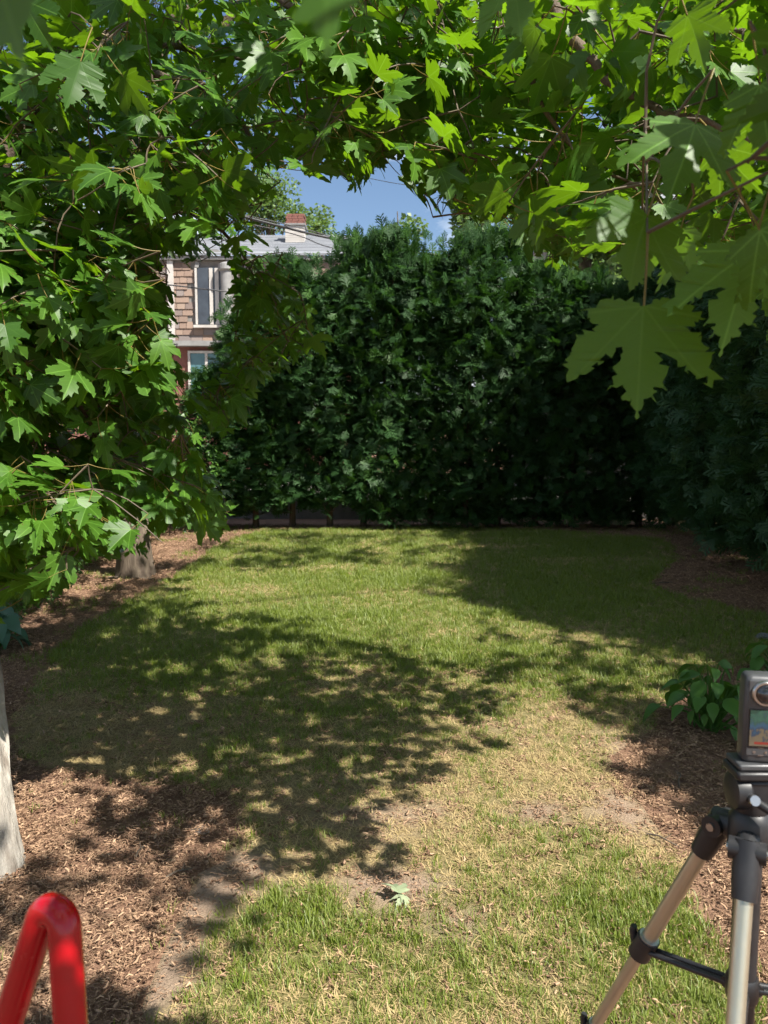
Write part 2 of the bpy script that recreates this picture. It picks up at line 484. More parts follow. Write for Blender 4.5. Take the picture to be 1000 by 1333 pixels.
# ------------------------------------------------------------------ scatter of small uncountable pieces (grass, mulch)
def instancer(name, pts, rot, scl, idx, sources, label, mat):
    coll = bpy.data.collections.new(name + '_pieces')
    for k, me in enumerate(sources):
        me.materials.append(mat)
        coll.objects.link(bpy.data.objects.new('%s_piece_%02d' % (name, k), me))
    me = bpy.data.meshes.new(name)
    me.vertices.add(len(pts)); me.vertices.foreach_set('co', np.ascontiguousarray(pts, np.float32).ravel())
    a = me.attributes.new('rot', 'FLOAT_VECTOR', 'POINT'); a.data.foreach_set('vector', np.ascontiguousarray(rot, np.float32).ravel())
    a = me.attributes.new('scl', 'FLOAT', 'POINT'); a.data.foreach_set('value', np.ascontiguousarray(scl, np.float32))
    a = me.attributes.new('idx', 'INT', 'POINT'); a.data.foreach_set('value', np.ascontiguousarray(idx, np.int32))
    o = link(name, me)
    nt = bpy.data.node_groups.new(name + '_scatter', 'GeometryNodeTree')
    nt.interface.new_socket('Geometry', in_out='INPUT', socket_type='NodeSocketGeometry')
    nt.interface.new_socket('Geometry', in_out='OUTPUT', socket_type='NodeSocketGeometry')
    gi = nt.nodes.new('NodeGroupInput'); go = nt.nodes.new('NodeGroupOutput')
    ci = nt.nodes.new('GeometryNodeCollectionInfo'); ci.inputs['Collection'].default_value = coll
    ci.inputs['Separate Children'].default_value = True; ci.inputs['Reset Children'].default_value = True
    ip = nt.nodes.new('GeometryNodeInstanceOnPoints'); ip.inputs['Pick Instance'].default_value = True
    def na(n, t):
        q = nt.nodes.new('GeometryNodeInputNamedAttribute'); q.data_type = t; q.inputs['Name'].default_value = n
        return q.outputs['Attribute']
    nt.links.new(gi.outputs[0], ip.inputs['Points']); nt.links.new(ci.outputs[0], ip.inputs['Instance'])
    nt.links.new(na('idx', 'INT'), ip.inputs['Instance Index']); nt.links.new(na('rot', 'FLOAT_VECTOR'), ip.inputs['Rotation'])
    nt.links.new(na('scl', 'FLOAT'), ip.inputs['Scale']); nt.links.new(ip.outputs[0], go.inputs[0])
    md = o.modifiers.new('scatter', 'NODES'); md.node_group = nt
    return tag(o, label, kind='stuff')

def blade_clump(name, n, h, lean, curl, w, spread, rng, flat=False):
    V = []; F3 = []; F4 = []; rn = []
    for b in range(n):
        a = rng.uniform(0, 2 * math.pi); hh = h * rng.uniform(0.5, 1.15); l = lean * rng.uniform(0.2, 1.3)
        d = np.array([math.cos(a), math.sin(a), 0]); s = np.array([-d[1], d[0], 0]); k0 = rng.uniform(-curl, curl)
        ph = rng.uniform(0, 6.28)
        p = np.array([rng.uniform(-spread, spread), rng.uniform(-spread, spread), -0.003])
        pts = []; ang = rng.uniform(0.05, 0.5) if not flat else rng.uniform(0.9, 1.5)
        heading = a; q = p.copy(); seg = hh / 3
        for i in range(4):
            pts.append(q.copy())
            hd = np.array([math.cos(heading), math.sin(heading), 0])
            q = q + seg * (hd * math.sin(ang) + np.array([0, 0, math.cos(ang)]))
            ang += l; heading += k0
        base = len(V)
        ww = w * rng.uniform(0.7, 1.3)
        for i, pt in enumerate(pts[:3]):
            f = (1.0, 0.85, 0.55)[i]
            V.append(pt - s * ww * f / 2); V.append(pt + s * ww * f / 2)
        V.append(pts[3]); r = rng.random(); rn += [r] * 7
        F4 += [(base, base + 1, base + 3, base + 2), (base + 2, base + 3, base + 5, base + 4)]
        F3 += [(base + 4, base + 5, base + 6)]
    V = np.array(V)
    if flat: V[:, 2] = np.clip(V[:, 2], -0.002, 0.035)
    return np_mesh(name, V, [np.array(F4), np.array(F3)], attrs={'rnd': np.array(rn) * 0.5})

def chip_clump(name, n, size, spread, rng):
    V = []; F = []; rn = []
    for c in range(n):
        needle = rng.random() < .6
        L = size * (rng.uniform(.8, 2.2) if needle else rng.uniform(.3, 1.1)); w = rng.uniform(.0014, .0026) if needle else L * rng.uniform(.25, .6); t = min(w, .006) * .6
        Mx = Euler((rng.normal(0, .5), rng.normal(0, .25), rng.uniform(0, 6.28))).to_matrix()
        ctr = Vector((rng.uniform(-spread, spread), rng.uniform(-spread, spread), rng.uniform(-.002, 0.012)))
        bend = rng.normal(0, 0.16) * L; b0 = len(V); lift = abs(rng.normal(0, .08)) * L
        for i, x in enumerate((-.5, 0, .5)):
            ww = w * ((.35, 1.0, .6)[i] if needle else (rng.uniform(.5, 1), 1.0, rng.uniform(.4, 1))[i])
            for (yy, zz) in ((-.5, 0), (.5, 0), (0.15, 1)):
                V.append(tuple(Mx @ Vector((x * L, yy * ww + (bend if i == 1 else 0), zz * t + (lift if i == 1 else 0))) + ctr))
        for i in range(2):
            for k in range(3):
                F.append((b0 + i * 3 + k, b0 + i * 3 + (k + 1) % 3, b0 + (i + 1) * 3 + (k + 1) % 3, b0 + (i + 1) * 3 + k))
        rn += [rng.random()] * 9
    return np_mesh(name, np.array(V), [np.array(F)], smooth=False, attrs={'rnd': np.array(rn)})

def sample_xy(n, y0, y1, margin=0.25):
    y = RNG.uniform(y0, y1, n); hw = 0.53 * y + margin
    x = RNG.uniform(-1, 1, n) * (0.53 * y1 + margin)
    k = np.abs(x) < hw
    return x[k], y[k]

def scatter_lawn():
    gx, gy, gs = [], [], []; dx, dy, ds = [], [], []; wx, wy, ws = [], [], []
    for y0, y1, dens, sc in ((1.55, 2.6, 3000, 1.0), (2.6, 3.8, 2400, 1.0), (3.8, 5.5, 1500, 1.15), (5.5, 8.0, 1050, 1.2), (8.0, 12.6, 720, 1.4)):
        area = (y1 - y0) * 2 * (0.53 * y1 + .25)
        x, y = sample_xy(int(area * dens), y0, y1)
        ins = inpoly(x, y, LAWN_W)
        fringe = (fbm(x, y, 3.0, 3) > 0.60) & (RNG.random(len(x)) < 0.25)
        x2, y2 = x[ins | fringe], y[ins | fringe]
        bare = bare_map(x2, y2); gm = green_map(x2, y2)
        inn = inpoly(x2, y2, LAWN_W)
        keep = RNG.random(len(x2)) > bare * 1.15
        x2, y2, gm, inn = x2[keep], y2[keep], gm[keep], inn[keep]
        isg = RNG.random(len(x2)) < gm
        s = sc * RNG.uniform(0.65, 1.2, len(x2))
        s = s * np.where(isg, 0.62 + 0.5 * gm, 0.85)
        gx.append(x2[isg]); gy.append(y2[isg]); gs.append(s[isg])
        dx.append(x2[~isg & inn]); dy.append(y2[~isg & inn]); ds.append(s[~isg & inn])
        m = ~ins
        # mulch grows over the lawn rim here and there
        thin = ins & (RNG.random(len(x)) < 0.05 + 0.25 * bare_map(x, y) * (RNG.random(len(x)) < .4))
        mm = (m & (RNG.random(len(x)) < 0.40)) | (thin & (y < 5.2))
        wx.append(x[mm]); wy.append(y[mm]); ws.append(sc * RNG.uniform(0.5, 1.3, mm.sum()))
    rng = np.random.default_rng(5)
    def go(name, xs, ys, ss, src, mat, label, tilt):
        x, y, s = map(np.concatenate, (xs, ys, ss))
        pts = np.stack([x, y, gz(x, y) + 0.013], 1)
        rot = np.stack([RNG.normal(0, tilt, len(x)), RNG.normal(0, tilt, len(x)), RNG.uniform(0, 6.28, len(x))], 1)
        instancer(name, pts, rot, s, RNG.integers(0, len(src), len(x)), src, label, mat)
        return len(x)
    go('grass', gx, gy, gs, [blade_clump('grass_clump', 9, 0.046, 0.35, 0.5, 0.0034, 0.02, rng) for _ in range(6)], M['grass'], 'green grass blades of the patchy lawn', 0.15)
    go('dry_grass', dx, dy, ds, [blade_clump('dry_clump', 8, 0.055, 0.25, 0.9, 0.0034, 0.022, rng, flat=True) for _ in range(6)], M['dry'], 'straw coloured dead grass lying on the lawn', 0.1)
    go('mulch', wx, wy, ws, [chip_clump('chip_clump', 16, 0.017, 0.034, rng) for _ in range(6)], M['mulch'], 'shredded reddish brown bark mulch on the beds', 0.12)
scatter_lawn()

# ------------------------------------------------------------------ maple leaves
HALF_ = [(0, 0), (.07, -.05), (.16, -.075), (.27, -.06), (.34, -.025), (.47, .03), (.425, .09), (.43, .125), (.345, .155), (.40, .21), (.47, .25), (.475, .31), (.545, .39),
        (.53, .46), (.575, .53), (.53, .675), (.46, .60), (.385, .575), (.37, .535), (.29, .50), (.22, .425), (.135, .375), (.15, .46), (.205, .53), (.185, .61), (.225, .735),
        (.125, .69), (.115, .75), (.125, .835), (.055, .82), (.035, .90), (0, 1.0)]
MID_ = [(0, .72), (0, .40), (0, .18)]
def serrate(h, rng):
    out = []
    for (a, b) in zip(h[:-1], h[1:]):
        a = np.array(a); b = np.array(b); d = b - a; L = np.linalg.norm(d); nrm = np.array([-d[1], d[0]]) / L
        out.append(tuple(a))
        for t in (.3, .62):      # edges bow inwards and carry a few small teeth
            k = .05 * L + rng.normal(0, .010) if L > .08 else .02 * L
            q = a + d * (t + rng.normal(0, .04)) + nrm * k
            out.append((max(q[0], .006), q[1]))
    out.append(h[-1])
    return out

def leaf_template(name, fold, droop, cup, seed, fine=False):
    rng = np.random.default_rng(seed)
    HALF = serrate(HALF_, rng) if fine else HALF_
    MID = [(0, 1 - i / 14) for i in range(1, 14)] if fine else MID_
    V = []; F = []
    lob = rng.normal(0, 0.035, (2, len(HALF), 2))
    twist = rng.normal(0, .12); wav = rng.uniform(0, 6.28, 3)
    for side in (0, 1):
        pts = []
        sg = 1 if side == 0 else -1
        for i, (x, y) in enumerate(HALF):
            j = lob[side][i] * (x > 0.01) * (0.3 + x)
            pts.append((sg * (x + j[0]), y + j[1] * (i > 0)))
        poly = pts + MID
        tri = tessellate_polygon([[Vector((a, b, 0)) for a, b in poly]])
        b0 = len(V)
        V += poly
        for t in tri:
            a, b, c = [poly[k] for k in t]
            ar = (b[0] - a[0]) * (c[1] - a[1]) - (b[1] - a[1]) * (c[0] - a[0])
            t = t if ar > 0 else (t[0], t[2], t[1])
            F.append(tuple(k + b0 for k in t))
    V2 = np.array(V); x, y = V2[:, 0], V2[:, 1]
    r = np.hypot(x, y)
    z = fold * np.abs(x) - droop * y ** 2 - cup * np.abs(x) ** 1.7 + twist * x * y + 0.035 * np.sin(6 * x + wav[0]) * np.sin(5 * y + wav[1]) * r
    V3 = np.stack([x, y - 0.25 * droop * y ** 3 * 0, z], 1)
    uv = V2.copy()
    # petiole: thin three-sided stalk
    L = rng.uniform(.5, .8); pp = [np.array([0, -L * t, 0.22 * L * (t ** 1.8)]) for t in (0, .35, .7, 1.0)]
    n0 = len(V3); rows = []
    for i, p in enumerate(pp):
        rr = 0.011 * (1 + 0.5 * i / 3)
        for k in range(3):
            t = k * 2.094
            rows.append(p + np.array([rr * math.cos(t), 0, rr * math.sin(t)]))
    V3 = np.concatenate([V3, rows]); uv = np.concatenate([uv, np.full((12, 2), 2.0)])
    Q = [(n0 + i * 3 + k, n0 + i * 3 + (k + 1) % 3, n0 + (i + 1) * 3 + (k + 1) % 3, n0 + (i + 1) * 3 + k) for i in range(3) for k in range(3)]
    return dict(V=V3, F3=np.array(F), F4=np.array(Q), uv=uv, att=pp[-1])

TEMPL = [leaf_template('maple_leaf_%d' % k, f, d, c, k) for k, (f, d, c) in enumerate([(.10, .22, .0), (.28, .15, .15), (-.05, .35, .2), (.20, .05, .35), (.45, .25, .1), (.05, .5, .0), (-.15, .18, .1)])]
NT_ = len(TEMPL)
TEMPL += [leaf_template('maple_leaf', f, d, c, 90 + k, True) for k, (f, d, c) in enumerate([(.10, .15, .05), (.22, .22, .2), (-.08, .3, .1)])]
LEAF_ME = []
for t in TEMPL:
    me = np_mesh('maple_leaf', t['V'], [t['F3'], t['F4']], uv=t['uv'])
    me.materials.append(M['maple']); LEAF_ME.append(me)

def mass_mesh(name, templ, mats, idx, uv=True, rnd=None):
    """Join many transformed copies of templates (N,3,4 matrices) into one mesh."""
    Vs, T3, T4, U, A = [], [], [], [], []; off = 0
    rnd = RNG.random(len(mats)) if rnd is None else rnd
    for k, t in enumerate(templ):
        Mk = mats[idx == k]
        if len(Mk) == 0: continue
        n = len(t['V'])
        V = np.einsum('nij,vj->nvi', Mk[:, :, :3], t['V']) + Mk[:, None, :, 3]
        Vs.append(V.reshape(-1, 3)); o = off + n * np.arange(len(Mk))[:, None, None]
        if len(t['F3']): T3.append((t['F3'][None] + o).reshape(-1, 3))
        if len(t['F4']): T4.append((t['F4'][None] + o).reshape(-1, 4))
        if uv: U.append(np.tile(t['uv'], (len(Mk), 1)))
        A.append(np.repeat(rnd[idx == k], n)); off += n * len(Mk)
    fs = ([np.concatenate(T3)] if T3 else []) + ([np.concatenate(T4)] if T4 else [])
    return np_mesh(name, np.concatenate(Vs), fs, uv=np.concatenate(U) if uv else None, attrs={'rnd': np.concatenate(A)})

def frame_from(n, d):
    """columns x, y(=tip dir), z(=normal)"""
    n = norm(n); d = norm(d - n * np.sum(d * n, -1, keepdims=True)); x = np.cross(d, n)
    return np.stack([x, d, n], -1)

# regions of the picture that the crown fills; the opening between them stays clear
RG = {
 'left':   [(-260, 250), (232, 300), (222, 380), (228, 470), (252, 560), (262, 600), (300, 645), (292, 690), (250, 686), (215, 712), (150, 720), (100, 745), (60, 772), (30, 785), (-260, 800)],
 'upleft': [(-260, -60), (390, -60), (470, 120), (452, 200), (425, 228), (400, 222), (370, 232), (352, 280), (345, 310), (300, 335), (240, 338), (225, 350), (222, 380), (-260, 400)],
 'hang':   [(310, 330), (382, 325), (385, 350), (398, 400), (425, 455), (418, 478), (380, 480), (340, 500), (330, 548), (285, 545), (255, 512), (268, 490), (300, 470)],
 'top':    [(380, -60), (730, -60), (730, 340), (690, 335), (660, 300), (620, 285), (585, 275), (560, 285), (545, 250), (540, 205), (500, 200), (478, 222), (452, 240), (440, 200)],
 'right':  [(690, -60), (1200, -60), (1200, 400), (1010, 400), (930, 330), (905, 345), (870, 340), (800, 335), (760, 345), (735, 360), (715, 350), (690, 330)],
}
OPEN = [[(228, 358), (286, 352), (284, 425), (268, 485), (248, 485), (230, 440)]]
_gy, _gx = np.mgrid[-100:900:2, -400:1400:2]
MASK = np.zeros(_gx.shape, bool)
_wx = _gx + 46 * (fbm(_gx, _gy, 1 / 38, 2) - .5); _wy = _gy + 70 * (fbm(_gy + 300, _gx, 1 / 34, 2) - .5)
for _p in RG.values(): MASK |= inpoly(_wx, _wy, _p)
for _p in OPEN: MASK &= ~inpoly(_gx, _gy, _p)
def in_mask(px, py):
    i = (np.asarray(py) + 100) // 2; j = (np.asarray(px) + 400) // 2
    ok = (i >= 0) & (i < MASK.shape[0]) & (j >= 0) & (j < MASK.shape[1])
    return ok & MASK[np.clip(i, 0, MASK.shape[0] - 1).astype(int), np.clip(j, 0, MASK.shape[1] - 1).astype(int)]
def visible_ok(p, tol=0):
    """True where a point is outside the frame or inside the leafy part of it."""
    px, py, d = project(p)
    inside = (px > -10) & (px < 1010) & (py > -5) & (py < 1340) & (d > 0.05)
    return ~inside | in_mask(px, py)

class Crown:
    def __init__(self):
        self.nodes = []; self.rad = []; self.limbs = []; self.tw = MB()
        self.lm = []; self.lk = []; self.buf = None; self.nb = 0
    def arr(self):
        n = len(self.nodes)
        if self.buf is None or n > len(self.buf):
            nb = np.zeros((max(4096, 2 * n), 3)); self.buf = nb; self.nb = 0
        if self.nb < n:
            self.buf[self.nb:n] = np.array(self.nodes[self.nb:n]); self.nb = n
        return self.buf
    def limb(self, pts, r0, r1, mat='bark'):
        c = catmull(pts, 6); t = np.linspace(0, 1, len(c))
        c = c + (np.random.default_rng(len(self.nodes)).normal(0, 1, c.shape)) * (0.0035 * np.minimum(1, t * 4))[:, None] * (r0 / .04 + .3)
        r = r0 + (r1 - r0) * t ** 0.8
        self.limbs.append((c, r, mat))
        for p, q in zip(c, r): self.nodes.append(p); self.rad.append(q)
    def twig_to(self, q, rr=0.003, sag=0.12, want_vis=True):
        N = self.arr()[:len(self.nodes)]; d = np.linalg.norm(N - q, axis=1)
        best = np.argsort(d)[:1] if len(d) < 12 else np.argpartition(d, 11)[:12]
        best = best[np.argsort(d[best])]; i = int(best[0])
        ts = np.linspace(0.1, 0.9, 6)[:, None]
        for j in best:      # a twig stays inside the leafy mass
            if visible_ok(N[j] + (q - N[j]) * ts).all():
                i = int(j); break
        a = N[i].copy(); L = d[i]
        if L < 0.03: return a
        r0 = min(self.rad[i] * 0.7, rr * (1 + 1.5 * L)); n = max(4, int(L / 0.12))
        off = RNG.normal(0, 0.05 * L, 3)
        path = [a + (q - a) * t + np.array([0, 0, sag * L]) * 4 * t * (1 - t) * 0.6 + off * math.sin(math.pi * t) for t in np.linspace(0, 1, n)]
        rads = np.linspace(r0, rr * 0.55, n)
        self.tw.tube(path, rads, 5, caps=False)
        for p, r in zip(path[1:], rads[1:]): self.nodes.append(p); self.rad.append(max(r, 0.004))
        return a
    def leaf(self, base, tip, n, L, k=None):
        Fm = frame_from(np.asarray(n, float), np.asarray(tip, float)) * L
        self.lm.append(np.concatenate([Fm, np.asarray(base, float)[:, None]], 1)); self.lk.append(int(RNG.integers(0, NT_)) if k is None else k)
    def cluster(self, c, count, size, nbias, nspread, dspread=0.6, twl=0.32, check=True):
        """a leafy shoot ending at c: opposite pairs of long-stalked leaves"""
        q0 = np.asarray(c, float)
        self.twig_to(q0)
        ax = norm(np.array([RNG.normal(), RNG.normal(), -0.35 + 0.5 * RNG.normal()]))
        nn = max(2, count // 2 + 1); pts = [q0 + ax * twl * (i / nn) * RNG.uniform(.8, 1.2) + np.array([0, 0, -0.05 * (i / nn) ** 2]) for i in range(nn)]
        added = 0; last = 0
        for i, q in enumerate(pts):
            if check and i and not visible_ok(q): break
            az = RNG.uniform(0, 6.28)
            for sd in (0, 1):
                if added >= count: break
                L = size * RNG.uniform(0.6, 1.2) * (1 - 0.25 * (i / nn))
                out = np.array([math.cos(az + 3.14 * sd), math.sin(az + 3.14 * sd), 0])
                nv = norm(np.asarray(nbias) + RNG.normal(0, nspread, 3))
                tip = norm(out * 0.8 + np.array([0, 0, -dspread * RNG.uniform(.3, 1.8)]) + ax * .3)
                Fm = frame_from(nv, tip); t = TEMPL[0]
                k = int(RNG.integers(0, NT_))
                base = q - Fm @ (TEMPL[k]['att'] * L)
                if check:
                    pr = np.array([base + Fm[:, 1] * L * s for s in (0.35, 0.85)])
                    if not visible_ok(pr).all(): continue
                self.lm.append(np.concatenate([Fm * L, base[:, None]], 1)); self.lk.append(k); added += 1; last = i
        if last:
            self.tw.tube(pts[:last + 1], np.linspace(.0032, .0018, last + 1), 4, caps=False)
    def fill(self, poly, n, d0, d1, count, size, nbias, nspread, dspread=.6, twl=.32):
        P_ = np.array(poly); k = 0; cs = []
        while len(cs) < n and k < n * 60:
            k += 1
            px = RNG.uniform(P_[:, 0].min(), P_[:, 0].max()); py = RNG.uniform(P_[:, 1].min(), P_[:, 1].max())
            if not inpoly(np.array([px]), np.array([py]), poly)[0]: continue
            if any(inpoly(np.array([px]), np.array([py]), o)[0] for o in OPEN): continue
            cs.append(P(px, py, RNG.uniform(d0, d1)))
        self.grow(cs, count, size, nbias, nspread, dspread, twl)
    def grow(self, cs, count, size, nbias, nspread, dspread=.6, twl=.32):
        N0 = np.array(self.nodes)
        cs = sorted(cs, key=lambda c: np.min(np.linalg.norm(N0 - c, axis=1)))
        for c in cs: self.cluster(c, int(RNG.integers(count[0], count[1] + 1)), size, nbias, nspread, dspread, twl)
    def shade(self, poly_px, n, z0, z1, count, size, ground=True):
        """shoots high in the crown, standing between the sun and a patch of ground"""
        w = [tuple(G(*p)[:2]) for p in poly_px]; W = np.array(w); cs = []; k = 0
        while len(cs) < n and k < n * 80:
            k += 1
            x = RNG.uniform(W[:, 0].min(), W[:, 0].max()); y = RNG.uniform(W[:, 1].min(), W[:, 1].max())
            if not inpoly(np.array([x]), np.array([y]), w)[0]: continue
            z = RNG.uniform(z0, z1)
            for _ in range(30):
                p = np.array([x, y, 0]) + S * (z / S[2])
                px, py, d = project(p)
                if d < 0.3 or py < -70 or px < -60 or px > 1060 or in_mask(np.array([px]), np.array([py]))[0]: break
                z += 0.3
            if np.linalg.norm(p - np.array([0, 0, CAM_H])) < 0.9: continue
            cs.append(p)
        self.grow(cs, count, size, (0, 0, 1), 0.35)

def finish_tree(root, crown, limit=300, vis=None):
    for c, r, mat in crown.limbs:
        MB().tube(c, r, 10).build('branch', M[mat], root, smooth=True)
    crown.tw.build('twigs', M['twig'], root, smooth=True)['kind'] = 'stuff'
    mats = np.array(crown.lm); idx = np.array(crown.lk)
    pick = np.zeros(len(mats), bool)
    if vis is not None:
        order = np.argsort(-vis)[:limit]; pick[order[vis[order] > 10]] = True
    for i in np.nonzero(pick)[0]:
        o = link('leaf', LEAF_ME[idx[i]], None, root)
        m4 = np.eye(4); m4[:3] = mats[i]; o.matrix_world = Matrix(m4.tolist())
    me = mass_mesh('foliage', TEMPL, mats[~pick], idx[~pick])
    link('foliage', me, M['maple'], root)['kind'] = 'stuff'

def leaf_visibility(crowns):
    """Rough depth-buffer at quarter scale: picture area each leaf shows."""
    W_, H_ = 250, 333
    allm = np.concatenate([np.array(c.lm) for c in crowns]); own = np.full((H_, W_), -1)
    ctr = allm[:, :, 3] + allm[:, :, 1] * 0.42; L = np.linalg.norm(allm[:, :, 1], axis=1)
    px, py, d = project(ctr)
    view = norm(ctr - np.array([0, 0, CAM_H])); nz_ = norm(allm[:, :, 2]); fc = np.abs(np.sum(view * nz_, 1)) * .75 + .25
    order = np.argsort(d)
    yy, xx = np.mgrid[0:H_, 0:W_]
    for i in order:
        if d[i] < 0.2 or not (-60 < px[i] < 1060 and -60 < py[i] < 1390): continue
        r = 0.36 * L[i] * FPX / d[i] / 4 * math.sqrt(fc[i]); cx, cy = px[i] / 4, py[i] / 4
        x0, x1 = max(0, int(cx - r)), min(W_, int(cx + r) + 2); y0, y1 = max(0, int(cy - r)), min(H_, int(cy + r) + 2)
        if x1 <= x0 or y1 <= y0: continue
        sub = own[y0:y1, x0:x1]
        mk = ((xx[y0:y1, x0:x1] - cx) ** 2 + (yy[y0:y1, x0:x1] - cy) ** 2 <= r * r) & (sub < 0)
        sub[mk] = i
    cnt = np.bincount(own[own >= 0].ravel(), minlength=len(allm)) * 16.0
    out = []; o = 0
    for c in crowns: out.append(cnt[o:o + len(c.lm)]); o += len(c.lm)
    return out

def trunk_mesh(path, rad, seed, nseg=40, amp=0.09, flare=None):
    c = catmull(path, 10); t = np.linspace(0, 1, len(c)); r = np.interp(t, np.linspace(0, 1, len(rad)), rad)
    V = []; F = []; n = nseg
    aa = 2 * math.pi * np.arange(n) / n
    FUR = fbm(7 * np.cos(aa)[None] + seed + 0 * c[:, 2:3], 7 * np.sin(aa)[None] + c[:, 2:3] * 3.0, 1.0, 3) - 0.5
    for i, p in enumerate(c):
        for k in range(n):
            a = 2 * math.pi * k / n
            rr = r[i] * (1 + amp * 2 * FUR[i, k])
            if flare is not None:
                rr *= 1 + flare * math.exp(-max(p[2], 0) / 0.13) * (0.5 + 0.5 * math.cos(4 * a + seed))
            V.append((p[0] + rr * math.cos(a), p[1] + rr * math.sin(a), p[2]))
    for i in range(len(c) - 1):
        for k in range(n):
            F.append((i * n + k, i * n + (k + 1) % n, (i + 1) * n + (k + 1) % n, (i + 1) * n + k))
    m = MB(); m.add(V, F); return m, c

# --- the near maple: pale trunk at the left edge, limbs arching over the lawn
b0 = G(-36, 1128)
near_root = empty('maple_tree', (0, 0, 0))
tag(near_root, 'maple with pale trunk at the left edge and leafy limbs arching overhead', 'tree')
trk = [np.array([b0[0], b0[1], -0.1]), np.array([b0[0] - .01, b0[1], .25]), P(-50, 880, b0[1] + .25), P(-70, 650, b0[1] + .3), P(-70, 430, b0[1] + .35), P(-25, 250, 3.02)]
m, tc_ = trunk_mesh(trk, [.175, .150, .132, .12, .105, .085], 1.3, nseg=72, amp=0.13, flare=0.25)
m.build('trunk', M['bark_pale'], near_root, smooth=True)
NC = Crown()
NC.limb([P(-25, 250, 3.02), P(30, 150, 3.05), P(72, 75, 3.1), P(92, 10, 3.12), P(105, -90, 3.2), P(190, -300, 3.5), P(300, -560, 3.9)], .052, .03)
NC.limb([P(84, 48, 3.1), P(130, 46, 3.1), P(180, 50, 3.15), P(250, 66, 3.2), P(330, 78, 3.3), P(430, 95, 3.4), P(520, 160, 3.5)], .022, .006)
NC.limb([P(60, 95, 3.08), P(110, 84, 3.0), P(170, 94, 2.95), P(240, 106, 2.9), P(300, 140, 2.9), P(345, 210, 2.95)], .026, .006)
NC.limb([P(100, -60, 3.2), P(250, -120, 3.0), P(360, -5, 2.9), P(410, 25, 2.85), P(500, 48, 2.8), P(600, 120, 2.8), P(640, 200, 2.8)], .02, .005)
NC.limb([P(140, -200, 3.3), P(380, -420, 2.8), P(600, -220, 2.3), P(712, -8, 2.0), P(748, 55, 1.92), P(800, 110, 1.85), P(855, 142, 1.75), P(915, 158, 1.65), P(985, 190, 1.6)], .024, .005)
NC.limb([P(712, -8, 2.0), P(690, 90, 2.1), P(740, 185, 2.2), P(830, 246, 2.3)], .011, .004)
NC.limb([P(380, -420, 2.8), P(470, -160, 2.9), P(560, 60, 2.9), P(620, 130, 2.9), P(682, 160, 2.85), P(760, 205, 2.8), P(828, 245, 2.75)], .018, .004)
NC.limb([P(600, -220, 2.3), P(800, -260, 2.2), P(860, -60, 2.2), P(915, 15, 2.2), P(960, 40, 2.2), P(1010, 50, 2.2)], .018, .006)
NC.limb([P(-60, 420, 3.0), P(0, 262, 3.2), P(60, 285, 3.3), P(120, 350, 3.45), P(190, 460, 3.6), P(235, 560, 3.7), P(262, 650, 3.75)], .022, .005)
NC.limb([P(-70, 560, 2.95), P(-20, 420, 2.9), P(40, 440, 3.0), P(100, 520, 3.1), P(150, 620, 3.2)], .020, .005)
NC.limb([P(-25, 250, 3.0), P(10, 190, 3.1), P(80, 235, 3.4), P(170, 250, 3.6), P(290, 300, 3.8), P(350, 400, 3.9), P(385, 460, 3.9)], .020, .004)
# limbs overhead, above the picture
NC.limb([P(190, -300, 3.5), np.array([-.4, 3.2, 4.3]), np.array([.8, 3.8, 4.7]), np.array([2.2, 4.2, 5.0]), np.array([3.6, 4.6, 5.2])], .04, .012)
NC.limb([P(300, -560, 3.9), np.array([-.2, 4.3, 6.0]), np.array([.8, 5.0, 6.8]), np.array([2.0, 5.8, 7.4])], .035, .012)
NC.limb([P(190, -300, 3.5), np.array([-1.2, 1.8, 4.1]), np.array([-.9, .8, 3.6]), np.array([-.45, .35, 2.75]), np.array([-.25, .30, 2.15])], .03, .005)
NC.limb([P(190, -300, 3.5), np.array([0.1, 2.2, 4.2]), np.array([1.0, 1.6, 4.2]), np.array([2.0, 1.4, 4.0])], .03, .01)
NC.limb([P(190, -300, 3.5), np.array([-.8, 1.2, 4.3]), np.array([.2, -.5, 3.9]), np.array([1.0, -2.0, 3.5])], .035, .01)
sb = (0.6, -0.4, 0.7)
NC.fill(RG['left'], 500, 2.3, 4.2, (6, 9), 0.122, sb, .45, .9)
NC.fill(RG['upleft'], 470, 2.2, 4.8, (6, 9), 0.12, (0.3, -0.25, 0.75), .5, .7)
NC.fill(RG['hang'], 60, 3.0, 4.2, (4, 7), 0.105, sb, .45, .9, .25)
NC.fill(RG['top'], 230, 2.1, 4.4, (5, 8), 0.12, (0.25, -0.1, 0.8), .5, .8)
NC.fill(RG['right'], 250, 1.6, 3.6, (5, 8), 0.11, (0.1, -0.1, 0.9), .5, .8)
# shade on the lawn, cast by the crown above
SH_A = [(30, 870), (110, 805), (330, 795), (430, 835), (630, 838), (655, 880), (560, 915), (585, 985), (430, 1015), (330, 1055), (250, 1105), (120, 1095), (20, 1060)]
SH_B = [(590, 815), (700, 790), (830, 770), (1010, 800), (1060, 900), (960, 1010), (860, 1000), (800, 970), (740, 915), (650, 870)]
NC.shade(SH_A, 65, 2.9, 5.0, (5, 8), .125)
NC.shade(SH_B, 115, 2.9, 5.0, (5, 8), .125)
NC.shade([(840, 865), (1000, 860), (1060, 1000), (960, 1075), (885, 1060), (850, 985)], 60, 2.9, 4.6, (5, 8), .125)
NC.shade([(855, 925), (1000, 900), (1040, 1045), (930, 1085), (890, 1055), (862, 1000)], 60, 2.9, 4.6, (5, 8), .125)
NC.shade([(835, 755), (1060, 780), (1060, 885), (900, 880), (840, 820)], 70, 3.2, 5.2, (6, 9), .13)
